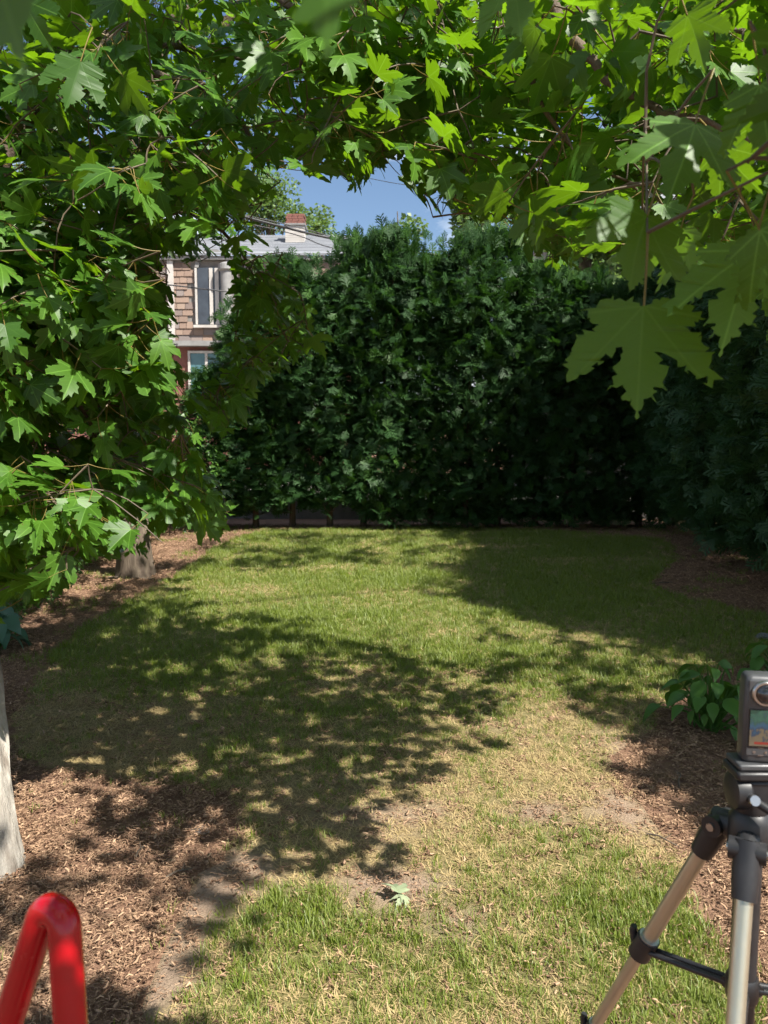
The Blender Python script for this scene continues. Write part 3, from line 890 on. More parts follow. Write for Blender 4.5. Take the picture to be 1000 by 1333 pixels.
NC.shade([(20, 880), (60, 800), (170, 750), (290, 700), (300, 712), (210, 770), (120, 820), (50, 890)], 70, 3.5, 6.5, (6, 9), .13)
SH_C = [(240, 758), (330, 700), (560, 690), (870, 702), (900, 740), (880, 790), (720, 800), (640, 770), (520, 740), (380, 735)]
NC.shade(SH_C, 190, 6.2, 8.2, (6, 9), .15)
# unseen upper tiers added over the left side to shade the leaves below
cs = []
while len(cs) < 80:
    p = P(RNG.uniform(-80, 420), RNG.uniform(-20, 190), RNG.uniform(2.4, 4.2)) + S * RNG.uniform(1.0, 2.2)
    if project(p)[1] < -60: cs.append(p)
NC.grow(cs, (6, 9), .14, (0, 0, 1), .35)
NC.shade([(190, 1115), (300, 1110), (310, 1150), (220, 1180)], 5, 2.9, 4.5, (5, 7), .11)
NC.shade([(0, 1150), (60, 1140), (120, 1190), (40, 1230), (-40, 1220)], 6, 2.9, 4.5, (5, 7), .11)
cs = [np.array([RNG.uniform(-2.2, 2.4), RNG.uniform(-3, -.25), RNG.uniform(2.7, 3.9)]) for _ in range(125)]  # unseen crown behind the lens, added to dim skylight on near things
_t0 = P(75, 1320, .65)
cs = [c for c in cs if np.linalg.norm(np.cross(c - _t0, S)) > .5]
NC.grow(cs, (6, 9), .14, (0, 0, 1), .35)
# the leaves hanging closest to the lens: base pixel, depth, tip pixel, depth, size, side shown (+1 upper face), roll
HERO = [(838, 398, .86, 826, 553, .84, -1, -.1, 0), (842, 283, .92, 800, 395, .90, -1, -.35, 2), (886, 300, 1.0, 868, 385, 1.03, -1, .9, 4), (979, 326, .80, 936, 455, .78, 1, .2, 0),
        (905, 162, .92, 884, 238, .86, 1, -.2, 2), (895, 20, 1.1, 925, 95, 1.12, -1, .3, 1), (990, 110, .8, 1000, 215, .8, 1, .3, 3), (668, -40, 1.3, 682, 62, 1.3, -1, .2, 0),
        (940, 190, 1.15, 985, 260, 1.15, 1, .5, 1), (990, 300, .72, 1040, 400, .7, 1, .2, 2), (700, 260, 1.9, 705, 335, 1.9, -1, .3, 1), (745, 235, 1.8, 770, 315, 1.8, -1, .2, 3),
        (422, -270, .30, 432, 110, .30, -1, .1, 3), (-75, -230, .30, 62, 112, .32, -1, .5, 3), (30, 0, 2.0, 62, 62, 2.0, 1, .3, 1), (105, 80, 2.0, 85, 150, 2.0, -1, .2, 0)]
for (bx, by, bd, tx, ty, td, side, roll, k) in HERO:
    k = NT_ + k % 3
    B, T = P(bx, by, bd), P(tx, ty, td); v = T - B; L = np.linalg.norm(v)
    tc0 = norm(np.array([0, 0, CAM_H]) - (B + T) / 2) * side
    n = norm(tc0 - norm(v) * np.dot(tc0, norm(v))); sx = np.cross(norm(v), n)
    n = n * math.cos(roll) + sx * math.sin(roll)
    NC.leaf(B, v, n, L, k)
    Fm = frame_from(n, v); att = B + Fm @ (TEMPL[k]['att'] * L)
    NC.twig_to(att, 0.0028, 0.2)
# unseen leaves added above and behind the lens to keep these in shade
for (bx, by, bd) in ((835, 470, .85), (850, 440, .85), (800, 500, .85), (825, 330, .9), (430, 0, .3)):
    for t in (.42, .6, .8):
        NC.cluster(P(bx, by, bd) + S * t + RNG.normal(0, .04, 3), 7, .13, tuple(S), .25, .4, .22)

# --- the farther maple: its foot shows between leaves at the left bed
fb = G(176, 752)
far_root = empty('maple_tree', (0, 0, 0))
tag(far_root, 'farther maple whose grey brown trunk foot shows below the left foliage', 'tree')
m, _ = trunk_mesh([np.array([fb[0], fb[1], -.1]), np.array([fb[0], fb[1], .3]), np.array([fb[0] - .03, fb[1], 1.2]), np.array([fb[0] + .05, fb[1] + .05, 2.6]), np.array([fb[0] + .2, fb[1], 4.2])],
                  [.20, .165, .15, .13, .10], 4.1, amp=.13, flare=.12)
m.build('trunk', M['bark_mid'], far_root, smooth=True)
FC = Crown()
f0 = np.array([fb[0], fb[1], 0])
FC.limb([f0 + (.2, 0, 4.2), f0 + (.5, .1, 5.6), f0 + (1.0, .1, 7.0), f0 + (1.6, .2, 8.6)], .08, .03)
FC.limb([f0 + (.2, 0, 4.2), f0 + (1.4, -.2, 5.8), f0 + (3.0, -.6, 6.9), f0 + (4.8, -.9, 7.6), f0 + (6.4, -1.2, 8.0)], .06, .012)
FC.limb([f0 + (.5, .1, 5.6), f0 + (1.8, .8, 6.9), f0 + (3.4, 1.4, 7.8), f0 + (5.2, 1.7, 8.4)], .05, .012)
FC.limb([f0 + (.05, .05, 2.6), f0 + (-.7, -.3, 3.4), f0 + (-1.6, -.6, 4.0)], .05, .01)
FC.limb([f0 + (.1, 0, 3.4), f0 + (.6, -.3, 3.8), f0 + (1.0, -.5, 3.9)], .04, .01)
FC.limb([f0 + (.2, 0, 4.2), f0 + (-.5, .4, 5.6), f0 + (-1.4, .6, 6.8)], .05, .012)
FC.fill(RG['left'], 110, 6.0, 8.8, (6, 9), .125, sb, .5, .7, .5)
FC.fill(RG['upleft'], 150, 5.8, 8.8, (6, 9), .125, (0.2, -0.2, 0.8), .5, .7, .5)
cs = []
while len(cs) < 95:        # unseen upper tiers added between the sun and the hedge to shade it
    x, z = RNG.uniform(-3, 3.5), RNG.uniform(0.2, 3.6)
    if RNG.random() > np.interp(z, [0, 1.8, 3.0, 3.6], [.95, .85, .4, .1]): continue
    zt = RNG.uniform(6.2, 8.8)
    for _ in range(20):
        p = np.array([x, 11.7, z]) + S * ((zt - z) / S[2])
        if project(p)[1] < -60: break
        zt += .3
    cs.append(p)
FC.grow(cs, (6, 9), .16, (0, 0, 1), .35, .6, .45)
vis = leaf_visibility([NC, FC])
finish_tree(near_root, NC, 300, vis[0])
finish_tree(far_root, FC, 120, vis[1])

# ------------------------------------------------------------------ cedar hedges
def spray_template(seed, pairs=5, L=1.0):
    rng = np.random.default_rng(seed); V = []; F4 = []; F3 = []
    def strip(a, b, w):
        d = norm(b - a); s = np.array([-d[1], d[0], 0]); o = len(V); mth = (a + b) / 2 + np.array([0, 0, rng.normal(0, .02)])
        V.extend([a - s * w * .35, a + s * w * .35, mth + s * w * .5, mth - s * w * .5, b]); F4.append((o, o + 1, o + 2, o + 3)); F3.append((o + 3, o + 2, o + 4))
    strip(np.array([0, 0, 0.]), np.array([rng.normal(0, .04), 1.0, -0.12]), .09)
    for i in range(pairs):
        t = .14 + .78 * i / pairs; ln = (.5 * (1 - t) ** .7 + .16) * rng.uniform(.75, 1.2)
        for sg in (-1, 1):
            a = np.array([0, t, -.1 * t * t]); an = rng.uniform(.6, .95)
            e = a + ln * np.array([sg * math.sin(an), math.cos(an), -.18 * ln + rng.normal(0, .06)])
            strip(a, e, .07)
            if ln > .3:
                mpt = a + (e - a) * .5; an2 = an + rng.uniform(.4, .7)
                strip(mpt, mpt + .45 * ln * np.array([sg * math.sin(an2), math.cos(an2), -.1]), .06)
    V = np.array(V)
    return dict(V=V, F3=np.array(F3), F4=np.array(F4), uv=V[:, :2])
SPRAY = [spray_template(k) for k in range(5)]

def cedar_mesh(name, H, rad, n, seed, z0=0.25, size=.2):
    rng = np.random.default_rng(seed)
    u = rng.random(n) ** 0.85; z = z0 + u * (H - z0)
    h = (z - z0) / (H - z0)
    prof = np.where(h < .12, .72 + 2.3 * h, 1.0) * np.clip(1 - np.clip((h - .72) / .28, 0, 1) ** 2.4 * .8, .06, 1)
    a = rng.uniform(0, 2 * math.pi, n)
    lump = 0.82 + 0.36 * fbm(5 * np.cos(a) + seed * 3, 5 * np.sin(a) + z * 2.2, .6, 2)
    r = rad * prof * lump * (1 - 0.42 * rng.random(n) ** 2.2)
    pos = np.stack([r * np.cos(a), r * np.sin(a), z], 1)
    out = np.stack([np.cos(a), np.sin(a), np.zeros(n)], 1)
    d = norm(out * rng.uniform(.35, 1.0, (n, 1)) + np.array([0, 0, 1]) * rng.normal(.35, .55, (n, 1)) + rng.normal(0, .35, (n, 3)))
    nv = norm(out * .35 + np.array([0, 0, .5]) + rng.normal(0, .7, (n, 3)))
    tp = np.arange(n) < n // 22          # leader shoots standing above the clipped line
    pos[tp] = np.stack([rng.uniform(-.75, .75, tp.sum()) * rad, rng.uniform(-.75, .75, tp.sum()) * rad, H - .12 + rng.uniform(-.1, .22, tp.sum())], 1)
    d[tp] = norm(np.array([0, 0, 1.0]) + rng.normal(0, .3, (tp.sum(), 3))); nv[tp] = norm(rng.normal(0, 1, (tp.sum(), 3)) * np.array([1, 1, .2]))
    Fm = frame_from(nv, d) * (size * rng.uniform(.45, 1.35, (n, 1, 1)))
    mats = np.concatenate([Fm, (pos - d * size * .5)[:, :, None]], 2)
    return mass_mesh(name, SPRAY, mats, rng.integers(0, len(SPRAY), n), rnd=rng.random(n) * .9)

def cedar_trunk(H, seed):
    rng = np.random.default_rng(seed); m = MB()
    path = catmull([(0, 0, -.1), (rng.normal(0, .02), rng.normal(0, .02), .5), (rng.normal(0, .05), rng.normal(0, .05), H * .5), (0, 0, H * .93)], 5)
    m.tube(path, np.linspace(.062, .012, len(path)), 9)
    return m
def cedar_limbs(H, rad, seed):
    rng = np.random.default_rng(seed + 50); m = MB()
    for k in range(34):
        z = rng.uniform(.25, H * .85); a = rng.uniform(0, 6.28); l = rad * rng.uniform(.6, 1.0); o = np.array([math.cos(a), math.sin(a), 0])
        m.tube([np.array([0, 0, z]), o * l * .5 + np.array([0, 0, z + .02]), o * l + np.array([0, 0, z + .22])], [.012, .008, .004], 4, caps=False)
    return m

C_H = 4.3
VAR = []
for k in range(3):
    VAR.append((cedar_mesh('foliage', C_H, .62, 3500, 20 + k, z0=(.36, .16, .12)[k], size=.19), cedar_trunk(C_H, k), cedar_limbs(C_H, .5, k)))
for me, _, _ in VAR: me.materials.append(M['thuja'])
VARM = []
for me, t, l in VAR:
    tm = bpy.data.meshes.new('trunk'); tm.from_pydata(t.v, [], t.f); tm.materials.append(M['cedar_bark'])
    lm = bpy.data.meshes.new('limbs'); lm.from_pydata(l.v, [], l.f); lm.materials.append(M['cedar_bark'])
    VARM.append((me, tm, lm))

def cedar(x, y, H, k, rz, label, group, wid=1.0, var=None):
    r = empty('cedar_tree', (x, y, 0)); tag(r, label, 'cedar tree', group)
    r.rotation_euler.z = rz; r.scale = (wid, wid, H / C_H)
    me, tm, lm = (var or VARM)[k % len(var or VARM)]
    link('foliage', me, None, r)['kind'] = 'stuff'
    link('trunk', tm, None, r); link('limbs', lm, None, r)['kind'] = 'stuff'
    return r

ORD = ['leftmost', 'second', 'third', 'fourth', 'fifth', 'sixth', 'seventh', 'eighth', 'ninth', 'tenth', 'eleventh', 'twelfth', 'thirteenth', 'rightmost']
bx = np.linspace(300, 862, 14)
heights = np.interp(bx, [290, 320, 350, 385, 420, 460, 560, 650, 690, 740, 800, 870], [2.2, 2.9, 3.5, 3.9, 4.05, 4.25, 4.5, 4.5, 4.2, 3.85, 3.8, 4.0])
for i, (px, h) in enumerate(zip(bx, heights)):
    g = G(px, 681)
    lab = '%s cedar from the left in the clipped hedge across the back of the lawn' % ORD[i] if i not in (0, 13) else '%s cedar in the clipped hedge across the back of the lawn' % ORD[i]
    cedar(g[0] + RNG.normal(0, .04), 12.25 + RNG.normal(0, .1), h * RNG.uniform(.92, 1.06), 0 if i < 5 else 1 + i % 2, RNG.uniform(0, 6.28), lab, 'cedars of the back hedge')

VARR = []
for k in range(2):
    me = cedar_mesh('foliage', C_H, .95, 5200, 60 + k, z0=.3, size=.24); me.materials.append(M['thuja_soft'])
    VARR.append((me, VARM[k][1], VARM[k][2]))
rpos = [(4.75, 11.3, 4.6), (4.6, 10.0, 4.6), (4.45, 8.75, 4.3), (4.3, 7.5, 4.2), (4.15, 6.3, 4.4), (3.95, 5.1, 4.3)]
rl = ['farthest', 'second farthest', 'third farthest', 'third nearest', 'second nearest', 'nearest']
for i, (x, y, h) in enumerate(rpos):
    cedar(x, y, h, i, RNG.uniform(0, 6.28), '%s wide cedar in the dark hedge along the right side of the lawn' % rl[i], 'cedars of the right hedge', 1.0, VARR)

# ------------------------------------------------------------------ shrubs, plants
def oval_template(w, cup, droop, nseg=4, stalk=0):
    V = []; F4 = []
    for i in range(nseg + 1):
        t = i / nseg; ww = w * math.sin(math.pi * min(max(t, .04), .97) ** .8)
        z = -droop * t * t
        V += [(-ww, t, z + cup * ww), (0, t, z), (ww, t, z + cup * ww)]
    for i in range(nseg):
        o = 3 * i
        F4 += [(o, o + 1, o + 4, o + 3), (o + 1, o + 2, o + 5, o + 4)]
    V = np.array(V); return dict(V=V, F3=np.zeros((0, 3), int), F4=np.array(F4), uv=V[:, :2])
SMALL = [oval_template(.28, .3, .15, 2), oval_template(.32, .1, .3, 2), oval_template(.25, .5, .1, 2)]

def shrub_mesh(n, rx, rz, size, seed):
    rng = np.random.default_rng(seed)
    d = norm(rng.normal(0, 1, (n, 3))); lump = .75 + .5 * fbm(d[:, 0] * 3 + seed, d[:, 2] * 3 + d[:, 1] * 2, 1.0, 3)
    r = lump * (1 - .45 * rng.random(n) ** 1.6); pos = d * r[:, None] * np.array([rx, rx, rz]) + np.array([0, 0, rz])
    pos[:, 2] = np.abs(pos[:, 2]) + .03
    nv = norm(d * .6 + np.array([0, 0, .6]) + rng.normal(0, .5, (n, 3))); tip = norm(d + rng.normal(0, .6, (n, 3)))
    Fm = frame_from(nv, tip) * (size * rng.uniform(.6, 1.3, (n, 1, 1)))
    return mass_mesh('foliage', SMALL, np.concatenate([Fm, pos[:, :, None]], 2), rng.integers(0, 3, n), rnd=rng.random(n) * .9)
shm = [shrub_mesh(4200, .62, .62, .05, 3), shrub_mesh(4200, .6, .7, .05, 9)]
for me in shm: me.materials.append(M['shrub'])
stm = MB()
for k in range(9):
    a = k * .7; stm.tube([(0, 0, -.03), (.12 * math.cos(a), .12 * math.sin(a), .3), (.3 * math.cos(a), .3 * math.sin(a), .75)], [.014, .010, .005], 5)
stme = bpy.data.meshes.new('stems'); stme.from_pydata(stm.v, [], stm.f); stme.materials.append(M['twig'])
for i, (x, y, s, lab) in enumerate([(-3.15, 6.6, .8, 'small leaved green shrub low in the left bed beneath the maple leaves'), (-3.35, 7.6, .85, 'small leaved green shrub beside the grey brown trunk foot'),
                                    (-3.6, 8.9, 1.1, 'small leaved shrub behind the grey brown trunk in the left bed'), (-3.55, 10.3, 1.2, 'taller small leaved shrub towards the left end of the cedar hedge'),
                                    (-3.4, 11.6, 1.5, 'tallest small leaved shrub at the back left corner of the lawn'), (-3.05, 5.6, .75, 'small leaved shrub nearest the blue green hosta')]):
    r = empty('leafy_shrub', (x, y, 0)); r.scale = (s, s, s); r.rotation_euler.z = i * 1.3
    tag(r, lab, 'shrub', 'shrubs along the left bed')
    link('foliage', shm[i % 2], None, r)['kind'] = 'stuff'; link('stems', stme, None, r)

def leafy_plant(name, loc, label, cat, mat, nleaf, L, spread, height, seed, width=.33):
    rng = np.random.default_rng(seed); root = empty(name, loc); tag(root, label, cat)
    mes = []
    for k in range(3):
        t = oval_template(width * rng.uniform(.9, 1.1), .35, .35 + .15 * k, 9); me = np_mesh('leaf', t['V'], [t['F4']], uv=t['uv']); me.materials.append(mat); mes.append(me)
    st = MB()
    for i in range(nleaf):
        a = 2.4 * i + rng.normal(0, .3); f = (i + .6) / nleaf
        rad = spread * math.sqrt(f) * rng.uniform(.7, 1.1); z = height * (1 - .75 * f) * rng.uniform(.8, 1.15)
        b = np.array([rad * math.cos(a), rad * math.sin(a), z])
        tip = norm(np.array([math.cos(a), math.sin(a), -.25 - .6 * f + rng.normal(0, .4)])); nv = norm(np.array([math.cos(a) * .4, math.sin(a) * .4, 1]) + rng.normal(0, .25, 3))
        l = L * rng.uniform(.45, 1.2); Fm = frame_from(nv, tip) * l
        m4 = np.eye(4); m4[:3, :3] = Fm; m4[:3, 3] = b
        o = link('leaf', mes[i % 3], None, root); o.matrix_local = Matrix(m4.tolist())
        c0 = np.array([rng.normal(0, .03), rng.normal(0, .03), -.02])
        st.tube([c0, c0 * .5 + b * .5 + np.array([0, 0, .25 * height]) * .5, b], [.006, .005, .003], 5, caps=False)
    st.build('stems', M['plant'], root, smooth=True)
    return root
g = G(925, 950); leafy_plant('broadleaf_plant', (g[0], g[1], 0), 'broad leaved green plant behind the tripod at the edge of the right bed', 'plant', M['plant'], 64, .115, .25, .34, 2, .33)
g = G(1010, 885); leafy_plant('broadleaf_plant', (g[0], g[1], 0), 'broad leaved green plant at the right edge just above the camera', 'plant', M['plant'], 20, .13, .2, .3, 6, .34)
g = G(-10, 850); leafy_plant('hosta_plant', (g[0], g[1], 0), 'blue green hosta in the left bed behind the pale trunk', 'plant', M['hosta'], 30, .15, .2, .36, 4, .36)

# ------------------------------------------------------------------ tripod with camera
M['black'] = simple('black_plastic', (0.012, 0.012, 0.014), (0.022, 0.022, 0.024), 30, .42, spec=.5)
M['blackshiny'] = simple('glossy_black', (0.01, 0.01, 0.012), (0.016, 0.016, 0.018), 30, .2)
M['alu'] = simple('champagne_aluminium', (0.56, 0.53, 0.42), (0.50, 0.475, 0.37), 18, .34, metal=.85, stretch=(1, 1, .1))
M['gun'] = simple('gunmetal_plastic', (0.055, 0.057, 0.062), (0.075, 0.077, 0.083), 25, .42, metal=.25)
M['steel'] = simple('steel', (0.5, 0.5, 0.5), (0.4, 0.4, 0.4), 20, .3, metal=1)
tri = empty('tripod', (0.478, 0.955, 0))
tag(tri, 'silver and black camera tripod standing at the right edge of the lawn', 'tripod')
def TP(v): return np.asarray(v, float) - np.array([0.478, 0.955, 0])
hub = np.array([0.478, 0.955, 1.03]); LEGANG = [R(126), R(241), R(4)]; FOOT_R = 0.50
braces_z = .855
def part(mb, name, mat, parent=tri, smooth=True, bevel=0.0):
    return mb.build(name, M[mat], parent, smooth, bevel)
mb = MB(); mb.lathe([(.017, .60), (.017, 1.00), (.024, 1.0), (.027, 1.005), (.027, 1.05), (.020, 1.06), (.015, 1.065), (.015, 1.085)], 20); part(mb, 'hub', 'black')
mb = MB(); mb.lathe([(.0115, .52), (.0115, .99)], 16); part(mb, 'centre_column', 'alu')
mb = MB(); mb.lathe([(.018, braces_z - .06), (.021, braces_z - .055), (.021, braces_z - .03), (.018, braces_z - .025)], 16); part(mb, 'brace_collar', 'black')
for a in LEGANG:
    d = np.array([math.cos(a), math.sin(a), 0]); s = np.array([-d[1], d[0], 0])
    top = d * .042 + np.array([0, 0, 1.025]); foot = d * FOOT_R + np.array([0, 0, .012])
    ax = norm(foot - top); L = np.linalg.norm(foot - top)
    leg = MB().tube([top + ax * .02, top + ax * .265], .0108, 20); lo = leg.build('leg', M['alu'], tri, True)
    MB().tube([top + ax * .265, top + ax * .485], .0092, 18).build('middle_tube', M['alu'], lo, True)
    MB().tube([top + ax * .485, top + ax * (L - .02)], .0080, 16).build('lower_tube', M['alu'], lo, True)
    kn = MB().tube([top - ax * .012, top + ax * .03, top + ax * .058], [.0165, .017, .0152], 14)
    kn.tube([top - s * .022 - ax * .0, top + s * .022], .014, 14)
    kn.tube([d * .012 + np.array([0, 0, 1.03]), top], [.016, .016], 10)
    kn.build('leg_joint', M['black'], lo, True)
    MB().tube([top - s * .0245, top + s * .0245], .0055, 10).build('bolt', M['steel'], lo, True)
    for f, rr in ((.25, .0165), (.47, .0130)):
        c = top + ax * f
        lk = MB().tube([c - ax * .004, c + ax * .034], [rr, rr], 18)
        lv = c + ax * .012
        lk.tube([lv + np.cross(ax, s) * rr * .7 + ax * .012, lv + np.cross(ax, s) * (rr + .008) + ax * -.004, lv + np.cross(ax, s) * (rr + .009) - ax * .010], [.007, .006, .005], 8)
        lk.build('leg_lock', M['black'], lo, True)
        MB().tube([c - ax * .0065, c - ax * .0035], rr * .9, 18).build('lock_ring', M['steel'], lo, True)
    MB().tube([foot - ax * .035, foot - ax * .01, foot], [.010, .013, .012], 12).build('rubber_foot', M['black'], lo, True)
    ba = top + ax * .27; bb = np.array([0, 0, braces_z - .045]) + d * .018
    br = MB(); sd = norm(bb - ba); up = norm(np.cross(sd, s))
    for off in (-.006, .006):
        br.tube([ba + s * off, ba * .7 + bb * .3 + s * off, bb + s * off], [.0045, .004, .0045], 8)
    br.tube([ba + s * -.009, ba + s * .009], .007, 10); br.tube([bb + s * -.009, bb + s * .009], .008, 10)
    br.build('brace', M['black'], tri, True)
# pan head
mb = MB(); mb.lathe([(.020, 1.06), (.021, 1.062), (.021, 1.078), (.016, 1.08), (.016, 1.09)], 20); part(mb, 'pan_base', 'black')
mb = MB(); mb.box(-.022, .020, -.018, .020, 1.068, 1.108); part(mb, 'head_block', 'black', bevel=.006)
mb = MB(); mb.lathe([(.018, -.03), (.0235, -.028), (.0245, -.022), (.0245, -.012), (.020, -.008)], 24, Matrix.Translation((0, -.002, 1.088)) @ Matrix.Rotation(R(90), 4, 'Y')); part(mb, 'tilt_knob', 'black')
mb = MB(); mb.tube([(-.012, -.022, 1.086), (.012, -.045, 1.074), (.05, -.075, 1.055), (.10, -.11, 1.03)], [.0055, .0055, .006, .009], 12); part(mb, 'pan_handle', 'black')
mb = MB(); mb.lathe([(.0065, 0), (.0075, .003), (.0065, .008)], 14, Matrix.Translation((-.012, -.026, 1.086)) @ Matrix.Rotation(R(70), 4, 'X')); part(mb, 'handle_bolt', 'steel')
mb = MB(); mb.box(-.030, .030, -.024, .024, 1.1085, 1.120); part(mb, 'head_plate', 'black', bevel=.003)
mb = MB(); mb.box(-.027, .027, -.020, .022, 1.1205, 1.129); part(mb, 'quick_release_plate', 'gun', bevel=.0025)

# 360 camera
cw, cdp, ch = .046, .030, .114
cbase = np.array([0.4825, .955, 1.1295])
acam = empty('action_camera', tuple(cbase)); acam.rotation_euler.z = R(-8)
tag(acam, 'grey two lens camera with small screen mounted upright on the tripod', 'camera')
def rbox(w, d, h, r, n=6):
    V = []; F = []; ring = []
    for q, (sx, sy) in enumerate(((1, 1), (-1, 1), (-1, -1), (1, -1))):
        for k in range(n + 1):
            a = (q * 90 + 90 * k / n) * math.pi / 180
            ring.append((sx * (w / 2 - r) + r * math.cos(a), sy * (d / 2 - r) + r * math.sin(a)))
    m = len(ring); rows = []
    e = .004
    for z, ins in ((0, e), (e * .3, e * .3), (e, 0), (h - e * 2, 0), (h - e, e * .35), (h - e * .35, e * .9), (h, e * 2.2)):
        rows.append([((x * (1 - ins / (w / 2))), (y * (1 - ins / (d / 2))), z) for x, y in ring])
    for r_ in rows: V += r_
    for i in range(len(rows) - 1):
        for k in range(m): F.append((i * m + k, i * m + (k + 1) % m, (i + 1) * m + (k + 1) % m, (i + 1) * m + k))
    F.append(tuple(reversed(range(m)))); F.append(tuple(range((len(rows) - 1) * m, len(rows) * m)))
    return V, F
mb = MB(); mb.add(*rbox(cw, cdp, ch, .007)); body = mb.build('body', M['gun'], acam, True)
mb = MB(); mb.box(-.0195, .0195, -cdp / 2 - .0012, -cdp / 2 + .001, .010, .108); fp = mb.build('front_panel', M['gun'], acam, False, .0008)
LM = Matrix.Translation((0, -cdp / 2 - .001, .092)) @ Matrix.Rotation(R(90), 4, 'X')
mb = MB(); mb.lathe([(.0165, 0), (.0165, .003), (.0150, .0045), (.0128, .0045), (.0125, .002)], 32, LM); mb.build('lens_ring', M['steel'], acam, True)
mg, nt, o = newmat('lens_glass'); b = nt.nodes.new('ShaderNodeBsdfPrincipled'); b.inputs['Base Color'].default_value = (.012, .012, .016, 1); b.inputs['Roughness'].default_value = .04; b.inputs['Coat Weight'].default_value = 1
nt.links.new(b.outputs['BSDF'], o.inputs['Surface']); M['lens'] = mg
mb = MB(); mb.lathe([(.0122 * math.cos(t), .003 + .0095 * math.sin(t)) for t in np.linspace(0, 1.5, 9)], 32, LM); mb.build('lens', M['lens'], acam, True)
LB = Matrix.Translation((0, cdp / 2, .092)) @ Matrix.Rotation(R(-90), 4, 'X')
mb = MB(); mb.lathe([(.0165, 0), (.0165, .003), (.0122, .0045)] + [(.0122 * math.cos(t), .0045 + .0095 * math.sin(t)) for t in np.linspace(0.1, 1.5, 8)], 32, LB); mb.build('lens', M['lens'], acam, True)
ms_, nt, o = newmat('camera_screen'); b = nt.nodes.new('ShaderNodeBsdfPrincipled'); b.inputs['Roughness'].default_value = .08; b.inputs['Coat Weight'].default_value = .6
tcn = nt.nodes.new('ShaderNodeTexCoord'); sx = nt.nodes.new('ShaderNodeSeparateXYZ'); nt.links.new(tcn.outputs['Generated'], sx.inputs[0])
vz = math_n(nt, 'ADD', sx.outputs['Z'], math_n(nt, 'MULTIPLY', math_n(nt, 'SUBTRACT', noise_n(nt, 3.5, 3, coord='Generated'), .5), 1.3))
cc = ramp_n(nt, vz, [(0.0, (.20, .16, .11)), (.28, (.17, .14, .09)), (.36, (.015, .05, .10)), (.55, (.02, .10, .20)), (.75, (.015, .09, .075)), (1.0, (.03, .15, .10))])
inx = math_n(nt, 'MULTIPLY', math_n(nt, 'GREATER_THAN', sx.outputs['X'], .18), math_n(nt, 'LESS_THAN', sx.outputs['X'], .82))
inz = math_n(nt, 'MULTIPLY', math_n(nt, 'GREATER_THAN', sx.outputs['Z'], .05), math_n(nt, 'LESS_THAN', sx.outputs['Z'], .12))
cc = mix_c(nt, math_n(nt, 'MULTIPLY', inx, inz), cc, (.35, .03, .02))
nt.links.new(mix_c(nt, .7, cc, (0.01, 0.01, 0.01)), b.inputs['Base Color']); nt.links.new(cc, b.inputs['Emission Color']); b.inputs['Emission Strength'].default_value = .12
nt.links.new(b.outputs['BSDF'], o.inputs['Surface']); M['screen'] = ms_
mb = MB(); mb.box(-.0182, .0182, -cdp / 2 - .0022, -cdp / 2 - .0014, .021, .0715); mb.build('screen_bezel', M['blackshiny'], acam, False, .0004)
mb = MB(); mb.box(-.0170, .0170, -cdp / 2 - .0030, -cdp / 2 - .0024, .0235, .0700); mb.build('screen', M['screen'], acam)
for bxp in (-.010, .004):
    mb = MB(); mb.lathe([(.0017, 0), (.0017, .0006)], 12, Matrix.Translation((bxp, -cdp / 2 - .0012, .0150)) @ Matrix.Rotation(R(90), 4, 'X')); mb.build('button', M['steel'], acam)
mb = MB(); mb.box(-.006, .001, -cdp / 2 - .0018, -cdp / 2 - .0013, .0205, .0212); mb.build('logo_bar', M['steel'], acam)
mb = MB(); mb.box(-.005, .001, -cdp / 2 - .0018, -cdp / 2 - .0013, .0105, .0115); mb.build('microphone_slot', M['steel'], acam)

# ------------------------------------------------------------------ red bent tube stand
M['red'] = simple('red_enamel', (0.42, 0.002, 0.008), (0.34, 0.002, 0.007), 14, .22, coat=0.25, spec=.35)
apex = P(79, 1117, .66); A1 = P(92, 1333, .645); B1 = P(14, 1320, .68)
dA = norm(A1 - apex); dB = norm(B1 - apex)
fA = apex + dA * ((apex[2] - .02) / -dA[2]); fB = apex + dB * ((apex[2] - .02) / -dB[2])
red = empty('red_tube_stand', (float(apex[0]), float(apex[1]), 0))
tag(red, 'glossy red bent steel tube stand in the bottom left corner', 'stand')
o0 = np.array([apex[0], apex[1], 0])
half = math.acos(float(np.dot(dA, dB))) / 2; rho = .0155; bis = norm(dA + dB); lat = norm(dA - dB)
cen_ = apex + bis * (rho / math.sin(half)); tl = rho / math.tan(half)
bend = [cen_ + rho * (-bis * math.cos(t) + lat * math.sin(t)) for t in np.linspace(-(math.pi / 2 - half), math.pi / 2 - half, 17)]
eB, eA = apex + dB * (tl + .004), apex + dA * (tl + .004)
path = [fB + (eB - fB) * t for t in (0, .3, .6, .9, 1)] + bend + [eA + (fA - eA) * t for t in (0, .1, .4, .7, 1.0)]
MB().tube(np.array(path) - o0, .0136, 24).build('frame_tube', M['red'], red, True)
ca, cb = apex + dA * .75 - o0, apex + dB * .75 - o0
MB().tube([ca, (ca + cb) / 2, cb], .009, 14).build('cross_bar', M['red'], red, True)
for f in (fA, fB):
    MB().lathe([(.018, -.02), (.021, -.018), (.019, .03), (.0165, .034)], 18, Matrix.Translation(Vector(f - o0))).build('rubber_foot', M['black'], red, True)

